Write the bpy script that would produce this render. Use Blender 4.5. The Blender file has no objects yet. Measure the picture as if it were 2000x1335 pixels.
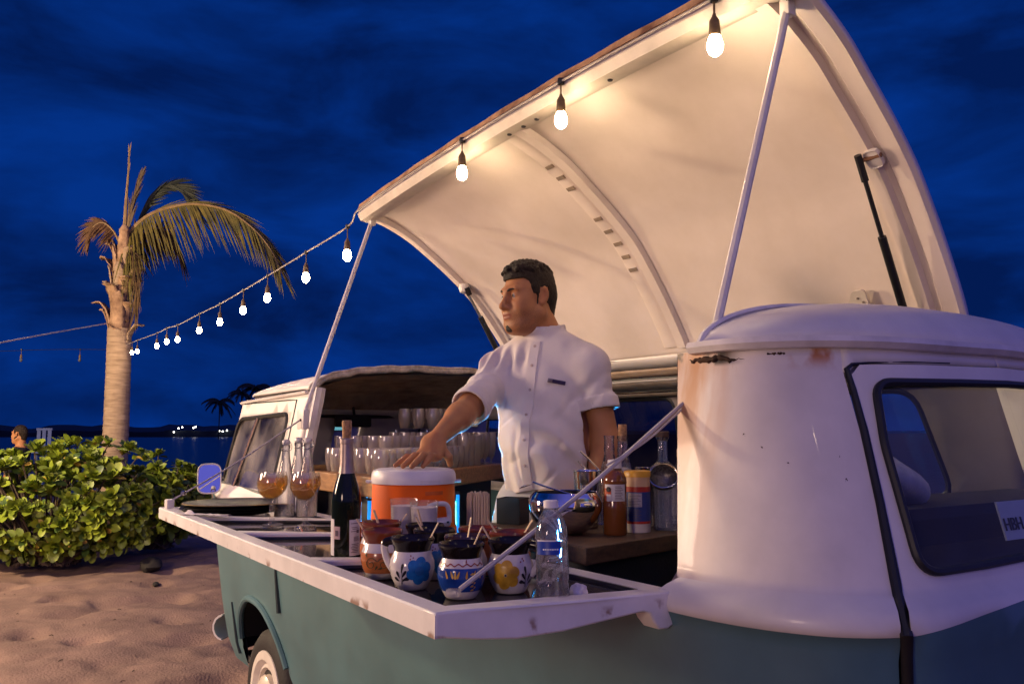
import bpy, bmesh, math, random
import numpy as np
from mathutils import Vector, Matrix
from mathutils.geometry import delaunay_2d_cdt

random.seed(7); rng = np.random.default_rng(7)
sc = bpy.context.scene; COL = sc.collection
R = math.radians; PI = math.pi

# ------------------------------------------------------------------ camera
CAM = Vector((1.345, -1.290, 1.500))
YAW, PITCH = R(33.243), R(5.794)                 # yaw: from -X towards +Y
D = Vector((-math.cos(YAW), math.sin(YAW), 0)); RT = Vector((math.sin(YAW), math.cos(YAW), 0))
cd = bpy.data.cameras.new('camera'); cam = bpy.data.objects.new('camera', cd); COL.objects.link(cam)
cd.sensor_width = 36; cd.lens = 30.6; cd.clip_start = .05; cd.clip_end = 9000
cam.location = CAM
cam.rotation_euler = (R(90) + PITCH, 0, math.atan2(-D.x, D.y))
sc.camera = cam
def loc2(px, dist):                               # plan position of a bearing at a distance in front of the lens
    l = (px - 1000) / 1700.
    return CAM.x + dist * (D.x + l * RT.x), CAM.y + dist * (D.y + l * RT.y)

# ------------------------------------------------------------------ render, exposure
sc.view_settings.view_transform = 'Standard'; sc.view_settings.look = 'None'
sc.view_settings.exposure = 0.0; sc.view_settings.gamma = 1.0
cy = sc.cycles
cy.use_denoising = True
try: cy.denoiser = 'OPENIMAGEDENOISE'
except Exception: pass
cy.max_bounces = 32; cy.diffuse_bounces = 3; cy.glossy_bounces = 6; cy.transmission_bounces = 32; cy.transparent_max_bounces = 48
cy.caustics_reflective = False; cy.caustics_refractive = True; cy.blur_glossy = 0.6
cy.sample_clamp_indirect = 4.0; cy.sample_clamp_direct = 0.0

# ------------------------------------------------------------------ sky: dusk, broken cloud
w = bpy.data.worlds.new('World'); sc.world = w; w.use_nodes = True
nt = w.node_tree; nt.nodes.clear()
def wn(t, **k):
    n = nt.nodes.new(t)
    for a, b in k.items(): setattr(n, a, b)
    return n
tc = wn('ShaderNodeTexCoord'); sep = wn('ShaderNodeSeparateXYZ'); nt.links.new(tc.outputs['Generated'], sep.inputs[0])
mp = wn('ShaderNodeMapping'); mp.inputs['Scale'].default_value = (1.0, 1.0, 2.6); nt.links.new(tc.outputs['Generated'], mp.inputs[0])
nz = wn('ShaderNodeTexNoise'); nz.inputs['Scale'].default_value = 4.2; nz.inputs['Detail'].default_value = 8; nz.inputs['Roughness'].default_value = .55; nz.inputs['Distortion'].default_value = .35
nt.links.new(mp.outputs[0], nz.inputs['Vector'])
cr = wn('ShaderNodeValToRGB'); e = cr.color_ramp.elements
e[0].position = .36; e[0].color = (.0008, .0105, .082, 1); e[1].position = .64; e[1].color = (.0011, .031, .235, 1)
nt.links.new(nz.outputs['Fac'], cr.inputs[0])
# afterglow of the evening on the side behind the van's tail (+X), fading smoothly round the sky
mr = wn('ShaderNodeMapRange', interpolation_type='SMOOTHSTEP'); mr.inputs[1].default_value = -.35; mr.inputs[2].default_value = 1.0
nt.links.new(sep.outputs['X'], mr.inputs[0])
mx = wn('ShaderNodeMix', data_type='RGBA', blend_type='ADD'); mx.inputs[7].default_value = (.115, .085, .34, 1)
nt.links.new(mr.outputs[0], mx.inputs[0]); nt.links.new(cr.outputs[0], mx.inputs[6])
bg = wn('ShaderNodeBackground'); bg.inputs['Strength'].default_value = 1.0
nt.links.new(mx.outputs[2], bg.inputs[0])
wo = wn('ShaderNodeOutputWorld'); nt.links.new(bg.outputs[0], wo.inputs[0])

# ------------------------------------------------------------------ lamps of the beach venue on the camera's side
def lamp(name, loc, power, col=(1, .70, .42), r=.16):
    l = bpy.data.lights.new(name, 'POINT'); l.energy = power; l.color = col; l.shadow_soft_size = r
    o = bpy.data.objects.new(name, l); o.location = loc; COL.objects.link(o); return o
lamp('venue_lamp', (-3.7, -3.6, 2.3), 670, (1, .69, .49), .5)
lamp('venue_lamp', (1.7, -4.4, 1.9), 185, (1, .69, .52), .4)
lamp('venue_lamp', (-8.4, -3.8, 3.3), 1700, (1, .74, .44))
BULB_L = 125.

# ------------------------------------------------------------------ mesh helpers
def mk(name, V, F, mat=None, parent=None, smooth=True, angle=40, loc=None):
    me = bpy.data.meshes.new(name); me.from_pydata([tuple(v) for v in V], [], [tuple(f) for f in F])
    if mat is not None: me.materials.append(mat)
    return lk(name, me, parent, smooth, angle, loc)
def lk(name, me, parent=None, smooth=True, angle=40, loc=None):
    if smooth:
        me.shade_smooth()
        if angle: me.set_sharp_from_angle(angle=R(angle))
    o = bpy.data.objects.new(name, me); COL.objects.link(o)
    if parent is not None: o.parent = parent
    if loc is not None: o.location = loc
    return o
def inworld(o):                                     # the mesh was given in place: cancel the parent's own position
    m = Matrix.Identity(4); p = o.parent
    while p is not None: m = p.matrix_basis @ m if p.parent is None else (p.matrix_parent_inverse @ p.matrix_basis) @ m; p = p.parent
    o.matrix_parent_inverse = m.inverted(); return o
def mkw(*a, **k): return inworld(mk(*a, **k))
def tag(o, label=None, cat=None, group=None, kind=None):
    if label: o['label'] = label
    if cat: o['category'] = cat
    if group: o['group'] = group
    if kind: o['kind'] = kind
    return o
def thing(name, label, cat, loc=(0, 0, 0), rz=0, group=None):
    o = bpy.data.objects.new(name, None); o.empty_display_size = .1; COL.objects.link(o)
    o.location = loc; o.rotation_euler = (0, 0, rz); return tag(o, label, cat, group)
def dup(o, parent=None, loc=None, rz=None, label=None):
    c = o.copy(); COL.objects.link(c)
    if parent is not None: c.parent = parent
    if loc is not None: c.location = loc
    if rz is not None: c.rotation_euler = (0, 0, rz)
    if label: c['label'] = label
    for ch in list(o.children): dup(ch, c)
    return c
class MB:                                           # gathers shapes into one mesh
    def __init__(s): s.V = []; s.F = []
    def add(s, V, F):
        n = len(s.V); s.V += [tuple(v) for v in V]; s.F += [tuple(i + n for i in f) for f in F]; return s
    def mk(s, name, mat, parent=None, **k): return mk(name, s.V, s.F, mat, parent, **k)
    def mkw(s, name, mat, parent=None, **k): return inworld(mk(name, s.V, s.F, mat, parent, **k))
def box(c, s, rot=None, bev=0):
    bm = bmesh.new(); bmesh.ops.create_cube(bm, size=1); bmesh.ops.scale(bm, vec=s, verts=bm.verts)
    if bev: bmesh.ops.bevel(bm, geom=list(bm.edges), offset=bev, segments=2, affect='EDGES', profile=.6)
    if rot is not None: bmesh.ops.transform(bm, matrix=rot.to_4x4(), verts=bm.verts)
    bm.verts.index_update()
    V = [tuple(Vector(v.co) + Vector(c)) for v in bm.verts]; F = [tuple(v.index for v in f.verts) for f in bm.faces]; bm.free(); return V, F
def lathe(prof, seg=24, c=(0, 0, 0), a0=0):
    V = []; F = []; rings = []
    for r, z in prof:
        if r < 1e-6: V.append((c[0], c[1], c[2] + z)); rings.append([len(V) - 1])
        else:
            i = len(V); V += [(c[0] + r * math.cos(a0 + 2 * PI * k / seg), c[1] + r * math.sin(a0 + 2 * PI * k / seg), c[2] + z) for k in range(seg)]; rings.append(list(range(i, i + seg)))
    for a, b in zip(rings, rings[1:]):
        for k in range(seg):
            k2 = (k + 1) % seg
            if len(a) == 1 and len(b) == 1: continue
            if len(a) == 1: F.append((a[0], b[k2], b[k]))
            elif len(b) == 1: F.append((a[k], a[k2], b[0]))
            else: F.append((a[k], a[k2], b[k2], b[k]))
    return V, F
def tube(pts, rad, seg=8, cap=True):
    pts = [Vector(p) for p in pts]; n = len(pts); V = []; F = []
    if not hasattr(rad, '__len__'): rad = [rad] * n
    up = None
    for i, p in enumerate(pts):
        t = (pts[min(i + 1, n - 1)] - pts[max(i - 1, 0)]).normalized()
        if up is None: up = Vector((0, 0, 1)) if abs(t.z) < .9 else Vector((1, 0, 0))
        a = t.cross(up).normalized(); b = a.cross(t).normalized(); up = b
        for k in range(seg):
            th = 2 * PI * k / seg; V.append(p + (a * math.cos(th) + b * math.sin(th)) * rad[i])
    for i in range(n - 1):
        for k in range(seg):
            k2 = (k + 1) % seg; F.append((i * seg + k, (i + 1) * seg + k, (i + 1) * seg + k2, i * seg + k2))
    if cap: F.append(tuple(range(seg))); F.append(tuple(reversed(range((n - 1) * seg, n * seg))))
    return V, F
def bez(pts, n):                                    # Catmull-Rom through the points
    P = [Vector(p) for p in pts]; P = [P[0] * 2 - P[1]] + P + [P[-1] * 2 - P[-2]]; out = []
    m = len(P) - 3
    for i in range(n + 1):
        u = min(i / n * m, m - 1e-6); k = int(u); t = u - k; a, b, c, d = P[k:k + 4]
        out.append(.5 * ((2 * b) + (c - a) * t + (2 * a - 5 * b + 4 * c - d) * t * t + (3 * b - a - 3 * c + d) * t ** 3))
    return out
def sweep(prof, path, closed=False):                # profile (a,b) carried along a path: a sideways (path x up), b up
    path = [Vector(p) for p in path]; n = len(path); m = len(prof); V = []; F = []
    for i, p in enumerate(path):
        t = (path[min(i + 1, n - 1)] - path[max(i - 1, 0)]); t.z = 0; t.normalize(); s = Vector((t.y, -t.x, 0))
        for a, b in prof: V.append(p + s * a + Vector((0, 0, b)))
    for i in range(n - 1):
        for k in range(m):
            k2 = (k + 1) % m; F.append((i * m + k, i * m + k2, (i + 1) * m + k2, (i + 1) * m + k))
    F.append(tuple(reversed(range(m)))); F.append(tuple(range((n - 1) * m, n * m)))
    return V, F
def prism(poly, z0, z1):
    n = len(poly); V = [(x, y, z0) for x, y in poly] + [(x, y, z1) for x, y in poly]
    area = sum(poly[i][0] * poly[(i + 1) % n][1] - poly[(i + 1) % n][0] * poly[i][1] for i in range(n))
    F = [tuple(reversed(range(n))), tuple(range(n, 2 * n))] + [(i, (i + 1) % n, n + (i + 1) % n, n + i) for i in range(n)]
    if area < 0: F = [tuple(reversed(f)) for f in F]
    return V, F
def inpoly(x, y, P):
    c = False; n = len(P); j = n - 1
    for i in range(n):
        xi, yi = P[i]; xj, yj = P[j]
        if (yi > y) != (yj > y) and x < (xj - xi) * (y - yi) / (yj - yi) + xi: c = not c
        j = i
    return c
def dense(P, s, closed=True):
    out = []; n = len(P)
    for i in range(n if closed else n - 1):
        a = P[i]; b = P[(i + 1) % n]; k = max(1, int(math.hypot(b[0] - a[0], b[1] - a[1]) / s))
        out += [(a[0] + (b[0] - a[0]) * t / k, a[1] + (b[1] - a[1]) * t / k) for t in range(k)]
    if not closed: out.append(P[-1])
    return out
def rounded(P, r, n=5):                             # polygon with rounded corners
    out = []; m = len(P)
    for i in range(m):
        p = Vector(P[i]); a = (Vector(P[i - 1]) - p); b = (Vector(P[(i + 1) % m]) - p)
        rr = r[i] if hasattr(r, '__len__') else r
        rr = min(rr, a.length * .49, b.length * .49); q0 = p + a.normalized() * rr; q1 = p + b.normalized() * rr
        for k in range(n + 1):
            t = k / n; q = q0 * (1 - t) ** 2 + p * 2 * t * (1 - t) + q1 * t * t; out.append((q.x, q.y))
    return out
def patch(outline, holes, fmap, step=.05, out=None):
    outline = dense(outline, step * .6); holes = [dense(h, step * .6) for h in holes]
    P = []; E = []
    for loop in [outline] + holes:
        i0 = len(P); P += loop; E += [(i0 + i, i0 + (i + 1) % len(loop)) for i in range(len(loop))]
    xs = [p[0] for p in outline]; ys = [p[1] for p in outline]
    x = min(xs) + step * .5
    while x < max(xs):
        y = min(ys) + step * .5
        while y < max(ys):
            if inpoly(x, y, outline) and not any(inpoly(x, y, h) for h in holes):
                if min((x - q[0]) ** 2 + (y - q[1]) ** 2 for q in P[:sum(map(len, holes)) + len(outline)]) > (step * .35) ** 2: P.append((x, y))
            y += step
        x += step
    r = delaunay_2d_cdt([Vector(p) for p in P], E, [], 0, 1e-6)
    V2, F = r[0], r[2]; G = []
    for f in F:
        cx = sum(V2[i].x for i in f) / len(f); cyy = sum(V2[i].y for i in f) / len(f)
        if inpoly(cx, cyy, outline) and not any(inpoly(cx, cyy, h) for h in holes): G.append(f)
    V = [Vector(fmap(v.x, v.y)) for v in V2]; global LASTW; LASTW = [(v.x, v.y) for v in V2]
    if out is not None and G:                       # make the faces look along 'out'
        s = 0
        for f in G: s += (V[f[1]] - V[f[0]]).cross(V[f[2]] - V[f[0]]).dot(Vector(out))
        if s < 0: G = [tuple(reversed(f)) for f in G]
    return V, G
def true_normals(o, pieces, outv=None):              # shade by the surface's own normals: pieces = [(map, [(w,z)...])]
    N = []
    for f, uv in pieces:
        for a, b in uv:
            n = (Vector(f(a + .004, b)) - Vector(f(a - .004, b))).cross(Vector(f(a, b + .004)) - Vector(f(a, b - .004)))
            N.append(n.normalized() if n.length > 1e-12 else Vector((0, 0, 1)))
    me = o.data; s = 0
    for p in me.polygons: s += p.normal.dot(N[p.vertices[0]]) * p.area
    if s < 0: N = [-n for n in N]
    # each mirrored piece may need its own sign
    i = 0
    for f, uv in pieces:
        k = len(uv); q = 0
        for p in me.polygons:
            if i <= p.vertices[0] < i + k: q += p.normal.dot(N[p.vertices[0]]) * p.area
        if q < 0: N[i:i + k] = [-n for n in N[i:i + k]]
        i += k
    for p in me.polygons: p.use_smooth = True
    me.normals_split_custom_set_from_vertices([tuple(n) for n in N]); return o
def solid(o, t, off=-1, bev=0):
    m = o.modifiers.new('thickness', 'SOLIDIFY'); m.thickness = t; m.offset = off; m.use_even_offset = False
    if bev:
        b = o.modifiers.new('edge', 'BEVEL'); b.width = bev; b.segments = 2; b.limit_method = 'ANGLE'; b.angle_limit = R(50)
    return o

# ------------------------------------------------------------------ materials
MATS = {}
def M(name, col, rough=.5, metal=0, var=.12, vs=6, bump=0, bs=80, emit=0, ecol=None, trans=0, ior=1.45, coat=0, sss=0, spec=.5, col2=None, stretch=None):
    if name in MATS: return MATS[name]
    m = bpy.data.materials.new(name); m.use_nodes = True; t = m.node_tree; b = t.nodes['Principled BSDF']; MATS[name] = m
    b.inputs['Roughness'].default_value = rough; b.inputs['Metallic'].default_value = metal
    b.inputs['IOR'].default_value = ior; b.inputs['Specular IOR Level'].default_value = spec
    if trans: b.inputs['Transmission Weight'].default_value = trans
    if coat: b.inputs['Coat Weight'].default_value = coat; b.inputs['Coat Roughness'].default_value = .05
    if sss:
        b.inputs['Subsurface Weight'].default_value = sss; b.inputs['Subsurface Radius'].default_value = (.012, .005, .003); b.inputs['Subsurface Scale'].default_value = 1.0
    if emit:
        b.inputs['Emission Color'].default_value = (*(ecol or col), 1); b.inputs['Emission Strength'].default_value = emit
    if var and not trans:
        tcn = t.nodes.new('ShaderNodeTexCoord'); src = tcn.outputs['Object']
        if stretch:
            mpn = t.nodes.new('ShaderNodeMapping'); mpn.inputs['Scale'].default_value = stretch; t.links.new(src, mpn.inputs[0]); src = mpn.outputs[0]
        n = t.nodes.new('ShaderNodeTexNoise'); n.inputs['Scale'].default_value = vs; n.inputs['Detail'].default_value = 5; n.inputs['Roughness'].default_value = .6; t.links.new(src, n.inputs['Vector'])
        r = t.nodes.new('ShaderNodeValToRGB'); r.color_ramp.elements[0].position = .3; r.color_ramp.elements[1].position = .7
        c2 = col2 or tuple(c * (1 - 2 * var) for c in col); r.color_ramp.elements[0].color = (*c2, 1)
        r.color_ramp.elements[1].color = (*(tuple(min(1, c * (1 + .5 * var)) for c in col)), 1)
        t.links.new(n.outputs['Fac'], r.inputs[0]); t.links.new(r.outputs[0], b.inputs['Base Color'])
        q = t.nodes.new('ShaderNodeMapRange'); q.inputs[3].default_value = max(.02, rough * .8); q.inputs[4].default_value = min(1, rough * 1.25); t.links.new(n.outputs['Fac'], q.inputs[0]); t.links.new(q.outputs[0], b.inputs['Roughness'])
    else: b.inputs['Base Color'].default_value = (*col, 1)
    if bump:
        tcn = t.nodes.new('ShaderNodeTexCoord'); n = t.nodes.new('ShaderNodeTexNoise'); n.inputs['Scale'].default_value = bs; n.inputs['Detail'].default_value = 4; t.links.new(tcn.outputs['Object'], n.inputs['Vector'])
        bp = t.nodes.new('ShaderNodeBump'); bp.inputs['Strength'].default_value = bump; bp.inputs['Distance'].default_value = .01; t.links.new(n.outputs['Fac'], bp.inputs['Height']); t.links.new(bp.outputs[0], b.inputs['Normal'])
    return m
def schlick(t, base):                               # mirror share of a thin clear sheet, the same from both sides
    lw = t.nodes.new('ShaderNodeLayerWeight'); lw.inputs[0].default_value = .5
    p = t.nodes.new('ShaderNodeMath'); p.operation = 'POWER'; t.links.new(lw.outputs['Facing'], p.inputs[0]); p.inputs[1].default_value = 5.
    a = t.nodes.new('ShaderNodeMath'); a.operation = 'MULTIPLY_ADD'; a.use_clamp = True; t.links.new(p.outputs[0], a.inputs[0]); a.inputs[1].default_value = 1 - base; a.inputs[2].default_value = base; return a
def pane_mat(name, tint=(1, 1, 1), base=.04, rough=.03, dirt=0):   # thin window glass: a clear sheet with a mirror film and some film of dirt
    m = bpy.data.materials.new(name); m.use_nodes = True; t = m.node_tree; t.nodes.clear(); MATS[name] = m
    o = t.nodes.new('ShaderNodeOutputMaterial'); tr = t.nodes.new('ShaderNodeBsdfTransparent'); tr.inputs[0].default_value = (*tint, 1)
    g = t.nodes.new('ShaderNodeBsdfGlossy'); g.inputs['Roughness'].default_value = rough
    ad = schlick(t, base); mixn = t.nodes.new('ShaderNodeMixShader'); t.links.new(ad.outputs[0], mixn.inputs[0]); t.links.new(tr.outputs[0], mixn.inputs[1]); t.links.new(g.outputs[0], mixn.inputs[2])
    last = mixn
    if dirt:
        df = t.nodes.new('ShaderNodeBsdfDiffuse'); df.inputs[0].default_value = (.55, .5, .45, 1)
        tcn = t.nodes.new('ShaderNodeTexCoord'); n = t.nodes.new('ShaderNodeTexNoise'); n.inputs['Scale'].default_value = 5; n.inputs['Detail'].default_value = 6; t.links.new(tcn.outputs['Object'], n.inputs['Vector'])
        q = t.nodes.new('ShaderNodeMapRange'); q.inputs[1].default_value = .35; q.inputs[2].default_value = .75; q.inputs[4].default_value = dirt; t.links.new(n.outputs['Fac'], q.inputs[0])
        m2 = t.nodes.new('ShaderNodeMixShader'); t.links.new(q.outputs[0], m2.inputs[0]); t.links.new(mixn.outputs[0], m2.inputs[1]); t.links.new(df.outputs[0], m2.inputs[2]); last = m2
    t.links.new(last.outputs[0], o.inputs[0]); return m
def add_rust(m, fn):                                # fn(t, pos_sep, base_socket) returns the new colour socket
    t = m.node_tree; b = t.nodes['Principled BSDF']; l = b.inputs['Base Color'].links
    base = l[0].from_socket
    g = t.nodes.new('ShaderNodeNewGeometry'); s = t.nodes.new('ShaderNodeSeparateXYZ'); t.links.new(g.outputs['Position'], s.inputs[0])
    t.links.new(fn(t, g, s, base), b.inputs['Base Color'])
def nmath(t, op, a, b=None, clamp=False):
    n = t.nodes.new('ShaderNodeMath'); n.operation = op; n.use_clamp = clamp
    for i, v in enumerate((a, b)):
        if v is None: continue
        if isinstance(v, (int, float)): n.inputs[i].default_value = v
        else: t.links.new(v, n.inputs[i])
    return n.outputs[0]
def nramp(t, src, a, b, c=0., d=1.):
    n = t.nodes.new('ShaderNodeMapRange'); n.interpolation_type = 'SMOOTHSTEP'; t.links.new(src, n.inputs[0])
    for i, v in enumerate((a, b, c, d)): n.inputs[i + 1].default_value = v
    return n.outputs[0]
def nnoise(t, vec, scale, stretch=None, detail=4):
    if stretch:
        mpn = t.nodes.new('ShaderNodeMapping'); mpn.inputs['Scale'].default_value = stretch; t.links.new(vec, mpn.inputs[0]); vec = mpn.outputs[0]
    n = t.nodes.new('ShaderNodeTexNoise'); n.inputs['Scale'].default_value = scale; n.inputs['Detail'].default_value = detail; t.links.new(vec, n.inputs['Vector']); return n.outputs['Fac']
def nmix(t, fac, a, b):
    n = t.nodes.new('ShaderNodeMix'); n.data_type = 'RGBA'; t.links.new(fac, n.inputs[0])
    if isinstance(a, tuple): n.inputs[6].default_value = (*a, 1)
    else: t.links.new(a, n.inputs[6])
    if isinstance(b, tuple): n.inputs[7].default_value = (*b, 1)
    else: t.links.new(b, n.inputs[7])
    return n.outputs[2]

def thin_mat(name, tint=(.97, .97, .97), veil=.06, vcol=(.8, .74, .7), rough=.02, refr=0., base=.02, ior=1.45):
    # thin-walled clear ware: lets light straight through, mirrors at the edges, carries a diffuse veil of smudges that on bar glasses also paints in caught light; refr = share that bends light
    m = bpy.data.materials.new(name); m.use_nodes = True; t = m.node_tree; t.nodes.clear(); MATS[name] = m
    N = t.nodes.new; o = N('ShaderNodeOutputMaterial'); tr = N('ShaderNodeBsdfTransparent'); tr.inputs[0].default_value = (*tint, 1); g = N('ShaderNodeBsdfGlossy'); g.inputs['Roughness'].default_value = rough
    ad = schlick(t, base)
    df = N('ShaderNodeBsdfDiffuse'); df.inputs[0].default_value = (*vcol, 1); tl = N('ShaderNodeBsdfTranslucent'); tl.inputs[0].default_value = (*vcol, 1)
    def mixs(f, a, b):
        n = N('ShaderNodeMixShader'); (t.links.new(f, n.inputs[0]) if not isinstance(f, float) else setattr(n.inputs[0], 'default_value', f)); t.links.new(a, n.inputs[1]); t.links.new(b, n.inputs[2]); return n.outputs[0]
    a = tr.outputs[0]
    if refr: gb = N('ShaderNodeBsdfRefraction'); gb.inputs['Color'].default_value = (*tint, 1); gb.inputs['IOR'].default_value = ior; gb.inputs['Roughness'].default_value = .0; a = mixs(float(refr), a, gb.outputs[0])
    a = mixs(float(veil), a, mixs(.5, df.outputs[0], tl.outputs[0])); a = mixs(ad.outputs[0], a, g.outputs[0]); t.links.new(a, o.inputs[0]); return m
white = M('cream_paint', (.72, .67, .63), .38, var=.08, vs=4, coat=.10, bump=.05, bs=5)
white_rust = M('cream_paint_rusty', (.72, .66, .62), .40, var=.09, vs=4, coat=.10, bump=.06, bs=5)
def quarter_rust(t, g, s, base):
    P = g.outputs['Position']
    edge = nmath(t, 'MULTIPLY', nramp(t, s.outputs['X'], .13, -.04), nramp(t, s.outputs['Z'], 1.2, 1.68, .35, 1))
    wash = nmath(t, 'MULTIPLY', edge, nramp(t, nnoise(t, P, 14, (1, 1, .12)), .25, .55), True)
    top = nramp(t, s.outputs['Z'], 1.56, 1.665)
    streak = nmath(t, 'MULTIPLY', nramp(t, nnoise(t, P, 26, (1, 1, .07)), .6, .72), top)
    band = nmath(t, 'MULTIPLY', nramp(t, s.outputs['Z'], 1.618, 1.655), nramp(t, nnoise(t, P, 11, (1, 1, .6)), .50, .62))
    rust = nmath(t, 'MAXIMUM', nmath(t, 'MULTIPLY', wash, 1.0), nmath(t, 'MAXIMUM', nmath(t, 'MULTIPLY', streak, .7), band))
    c = nmix(t, rust, base, (.42, .165, .045))
    dark = nmath(t, 'MULTIPLY', nmath(t, 'MULTIPLY', nramp(t, s.outputs['Z'], 1.634, 1.645), nramp(t, s.outputs['X'], .10, .04)), nramp(t, nnoise(t, P, 9), .42, .5))
    c = nmix(t, dark, c, (.02, .012, .008))
    chip = nramp(t, nnoise(t, P, 48), .745, .755)
    return nmix(t, chip, c, (.06, .03, .03))
add_rust(white_rust, quarter_rust)
tray_white = M('tray_paint', (.76, .72, .68), .38, var=.07, vs=9, bump=.05, bs=30)
def tray_rust(t, g, s, base):
    P = g.outputs['Position']
    low = nramp(t, s.outputs['Z'], 1.168, 1.149)
    a = nmath(t, 'MULTIPLY', low, nramp(t, nnoise(t, P, 13), .56, .64))
    b = nramp(t, nnoise(t, P, 31), .72, .76)
    return nmix(t, nmath(t, 'MAXIMUM', nmath(t, 'MULTIPLY', a, .85), nmath(t, 'MULTIPLY', b, .5)), base, (.20, .085, .035))
add_rust(tray_white, tray_rust)
roof_in = M('roof_lining_paint', (.79, .69, .63), .45, var=.08, vs=2.6, bump=.06, bs=7, col2=(.68, .58, .50))
teal = M('teal_paint', (.075, .165, .185), .42, var=.12, vs=3, coat=.08, bump=.03, bs=6)
black = M('black_rubber', (.012, .012, .014), .45, var=.2, vs=30)
dark = M('dark_trim', (.03, .028, .03), .6, var=.25, vs=12)
navy = M('navy_panel', (.012, .014, .026), .75, var=.3, vs=14, bump=.2, bs=200)
liner = M('headliner_cloth', (.46, .37, .28), .9, var=.3, vs=8, bump=.35, bs=120)
chrome = M('chrome', (.78, .77, .76), .12, metal=1, var=0)
steel = M('brushed_steel', (.70, .67, .64), .16, metal=1, var=.08, vs=30)
mirror = M('mirror_glass', (.85, .86, .9), .02, metal=1, var=0)
GLASS = thin_mat('clear_glass', (.98, .98, .98), .010, refr=.7, base=.04)
WARE = thin_mat('bar_glassware', (.985, .975, .965), .32, (.97, .85, .74), .015, refr=.72, base=.14)  # strong warm veil puts caught light into the colour to brighten the rows
THIN = thin_mat('thin_glass', (.96, .96, .96), .03, base=.025)
PLAST = thin_mat('clear_plastic', (.95, .95, .96), .07, rough=.08)
windscreen_m = pane_mat('windscreen_glass', (.88, .9, .95), .07, .03, .22)  # heavier diffuse film puts pale reflections into the pane's colour
tail_glass = pane_mat('tail_window_glass', (.74, .80, .86), .035, .02, .03)
dark_glass = pane_mat('dimmed_view_glass', (.10, .10, .14), .05, .03, .04)  # darkness of the view outside is put into this pane's tint
window = pane_mat('window_glass', (.86, .9, .93), .035, .02, .05)
dirty_window = pane_mat('dusty_window_glass', (.7, .72, .74), .06, .05, .40)
tray_glass = pane_mat('tray_pane_glass', (.42, .43, .42), .08, .05, .10)
wood = M('bar_plank_wood', (.40, .21, .085), .42, var=.3, vs=5, stretch=(3, 14, 14), bump=.08, bs=60, col2=(.22, .10, .035))
dark_wood = M('dark_counter_wood', (.13, .07, .035), .5, var=.35, vs=6, stretch=(12, 3, 12), bump=.1, bs=50, col2=(.05, .028, .016))
pale_wood = M('pale_stick_wood', (.72, .52, .30), .6, var=.15, vs=40, stretch=(1, 1, .1))
cork = M('cork', (.50, .27, .12), .85, var=.35, vs=120, bump=.3, bs=200)
cable_m = M('white_cable', (.46, .42, .41), .4, var=.1, vs=40)
# ================================================================== GROUND, SEA, FAR SHORE
def vnoise(P, seed=0):                              # value noise on an (n,3) array
    P = np.asarray(P, float); i = np.floor(P).astype(np.int64); f = P - i; f = f * f * (3 - 2 * f)
    def h(a, b, c):
        n = (a * 374761393 + b * 668265263 + c * 2147483647 + seed * 974634777) & 0xffffffff
        n = ((n ^ (n >> 13)) * 1274126177) & 0xffffffff; n = (n ^ (n >> 16)) & 0xffffffff
        return n / 4294967295.
    r = 0
    for dx in (0, 1):
        wx = f[:, 0] if dx else 1 - f[:, 0]
        for dy in (0, 1):
            wy = f[:, 1] if dy else 1 - f[:, 1]
            for dz in (0, 1):
                wz = f[:, 2] if dz else 1 - f[:, 2]
                r = r + wx * wy * wz * h(i[:, 0] + dx, i[:, 1] + dy, i[:, 2] + dz)
    return r * 2 - 1
def land(X, Y):                                     # the dry beach falls away to the sea on the left
    s = X + 1.3 * Y + 32
    return np.where(s < 14, -1.9 * (1 - np.clip((s + 10) / 24, 0, 1)) ** 1.3, 0.) - .0
def sand_z(X, Y):
    P = np.stack([X, Y, 0 * X], 1)
    near = np.clip(1 - (np.hypot(X + 5, Y + 2) - 9) / 14, 0, 1)
    n = .045 * vnoise(P * .55, 1) + .020 * vnoise(P * 1.7, 2) + near * (.013 * vnoise(P * 3.6, 3) + .012 * vnoise(P * 8, 4) + .006 * vnoise(P * 17, 5))
    pit = np.clip(vnoise(P * np.array([2.6, 3.1, 1]), 9) - .32, 0, 1)
    return n - near * .13 * pit + land(X, Y) - .03
def axis(lo, hi, a, b, st, grow):
    c = list(np.arange(a, b, st)); s = st; x = c[-1]
    while x < hi: s *= grow; x += s; c.append(x)
    s = st; x = c[0]; pre = []
    while x > lo: s *= grow; x -= s; pre.append(x)
    return np.array(pre[::-1] + c)
xs = axis(-260, 700, -10.5, 2.0, .045, 1.13); ys = axis(-500, 900, -4.2, 1.4, .045, 1.13)
gx, gy = np.meshgrid(xs, ys, indexing='ij'); gz = sand_z(gx.ravel(), gy.ravel())
nx, ny = len(xs), len(ys); idx = np.arange(nx * ny).reshape(nx, ny)
F = np.stack([idx[:-1, :-1], idx[1:, :-1], idx[1:, 1:], idx[:-1, 1:]], -1).reshape(-1, 4)
sand = M('beach_sand', (.25, .160, .124), .95, var=.25, vs=2.0, bump=.9, bs=60, col2=(.15, .092, .074))
o = mk('sand', np.stack([gx.ravel(), gy.ravel(), gz], 1), F.tolist(), sand, angle=0); tag(o, kind='structure')
sea_m = M('sea_water', (.004, .03, .075), .30, var=.3, vs=.12, bump=.9, bs=.9, spec=.6, stretch=(3, .6, 1))
o = mk('sea', [(-3500, -3500, -1.0), (200, -3500, -1.0), (200, 3500, -1.0), (-3500, 3500, -1.0)], [(0, 1, 2, 3)], sea_m, smooth=False); tag(o, kind='structure')
m_ = MB(); rd = random.Random(3)
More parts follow.
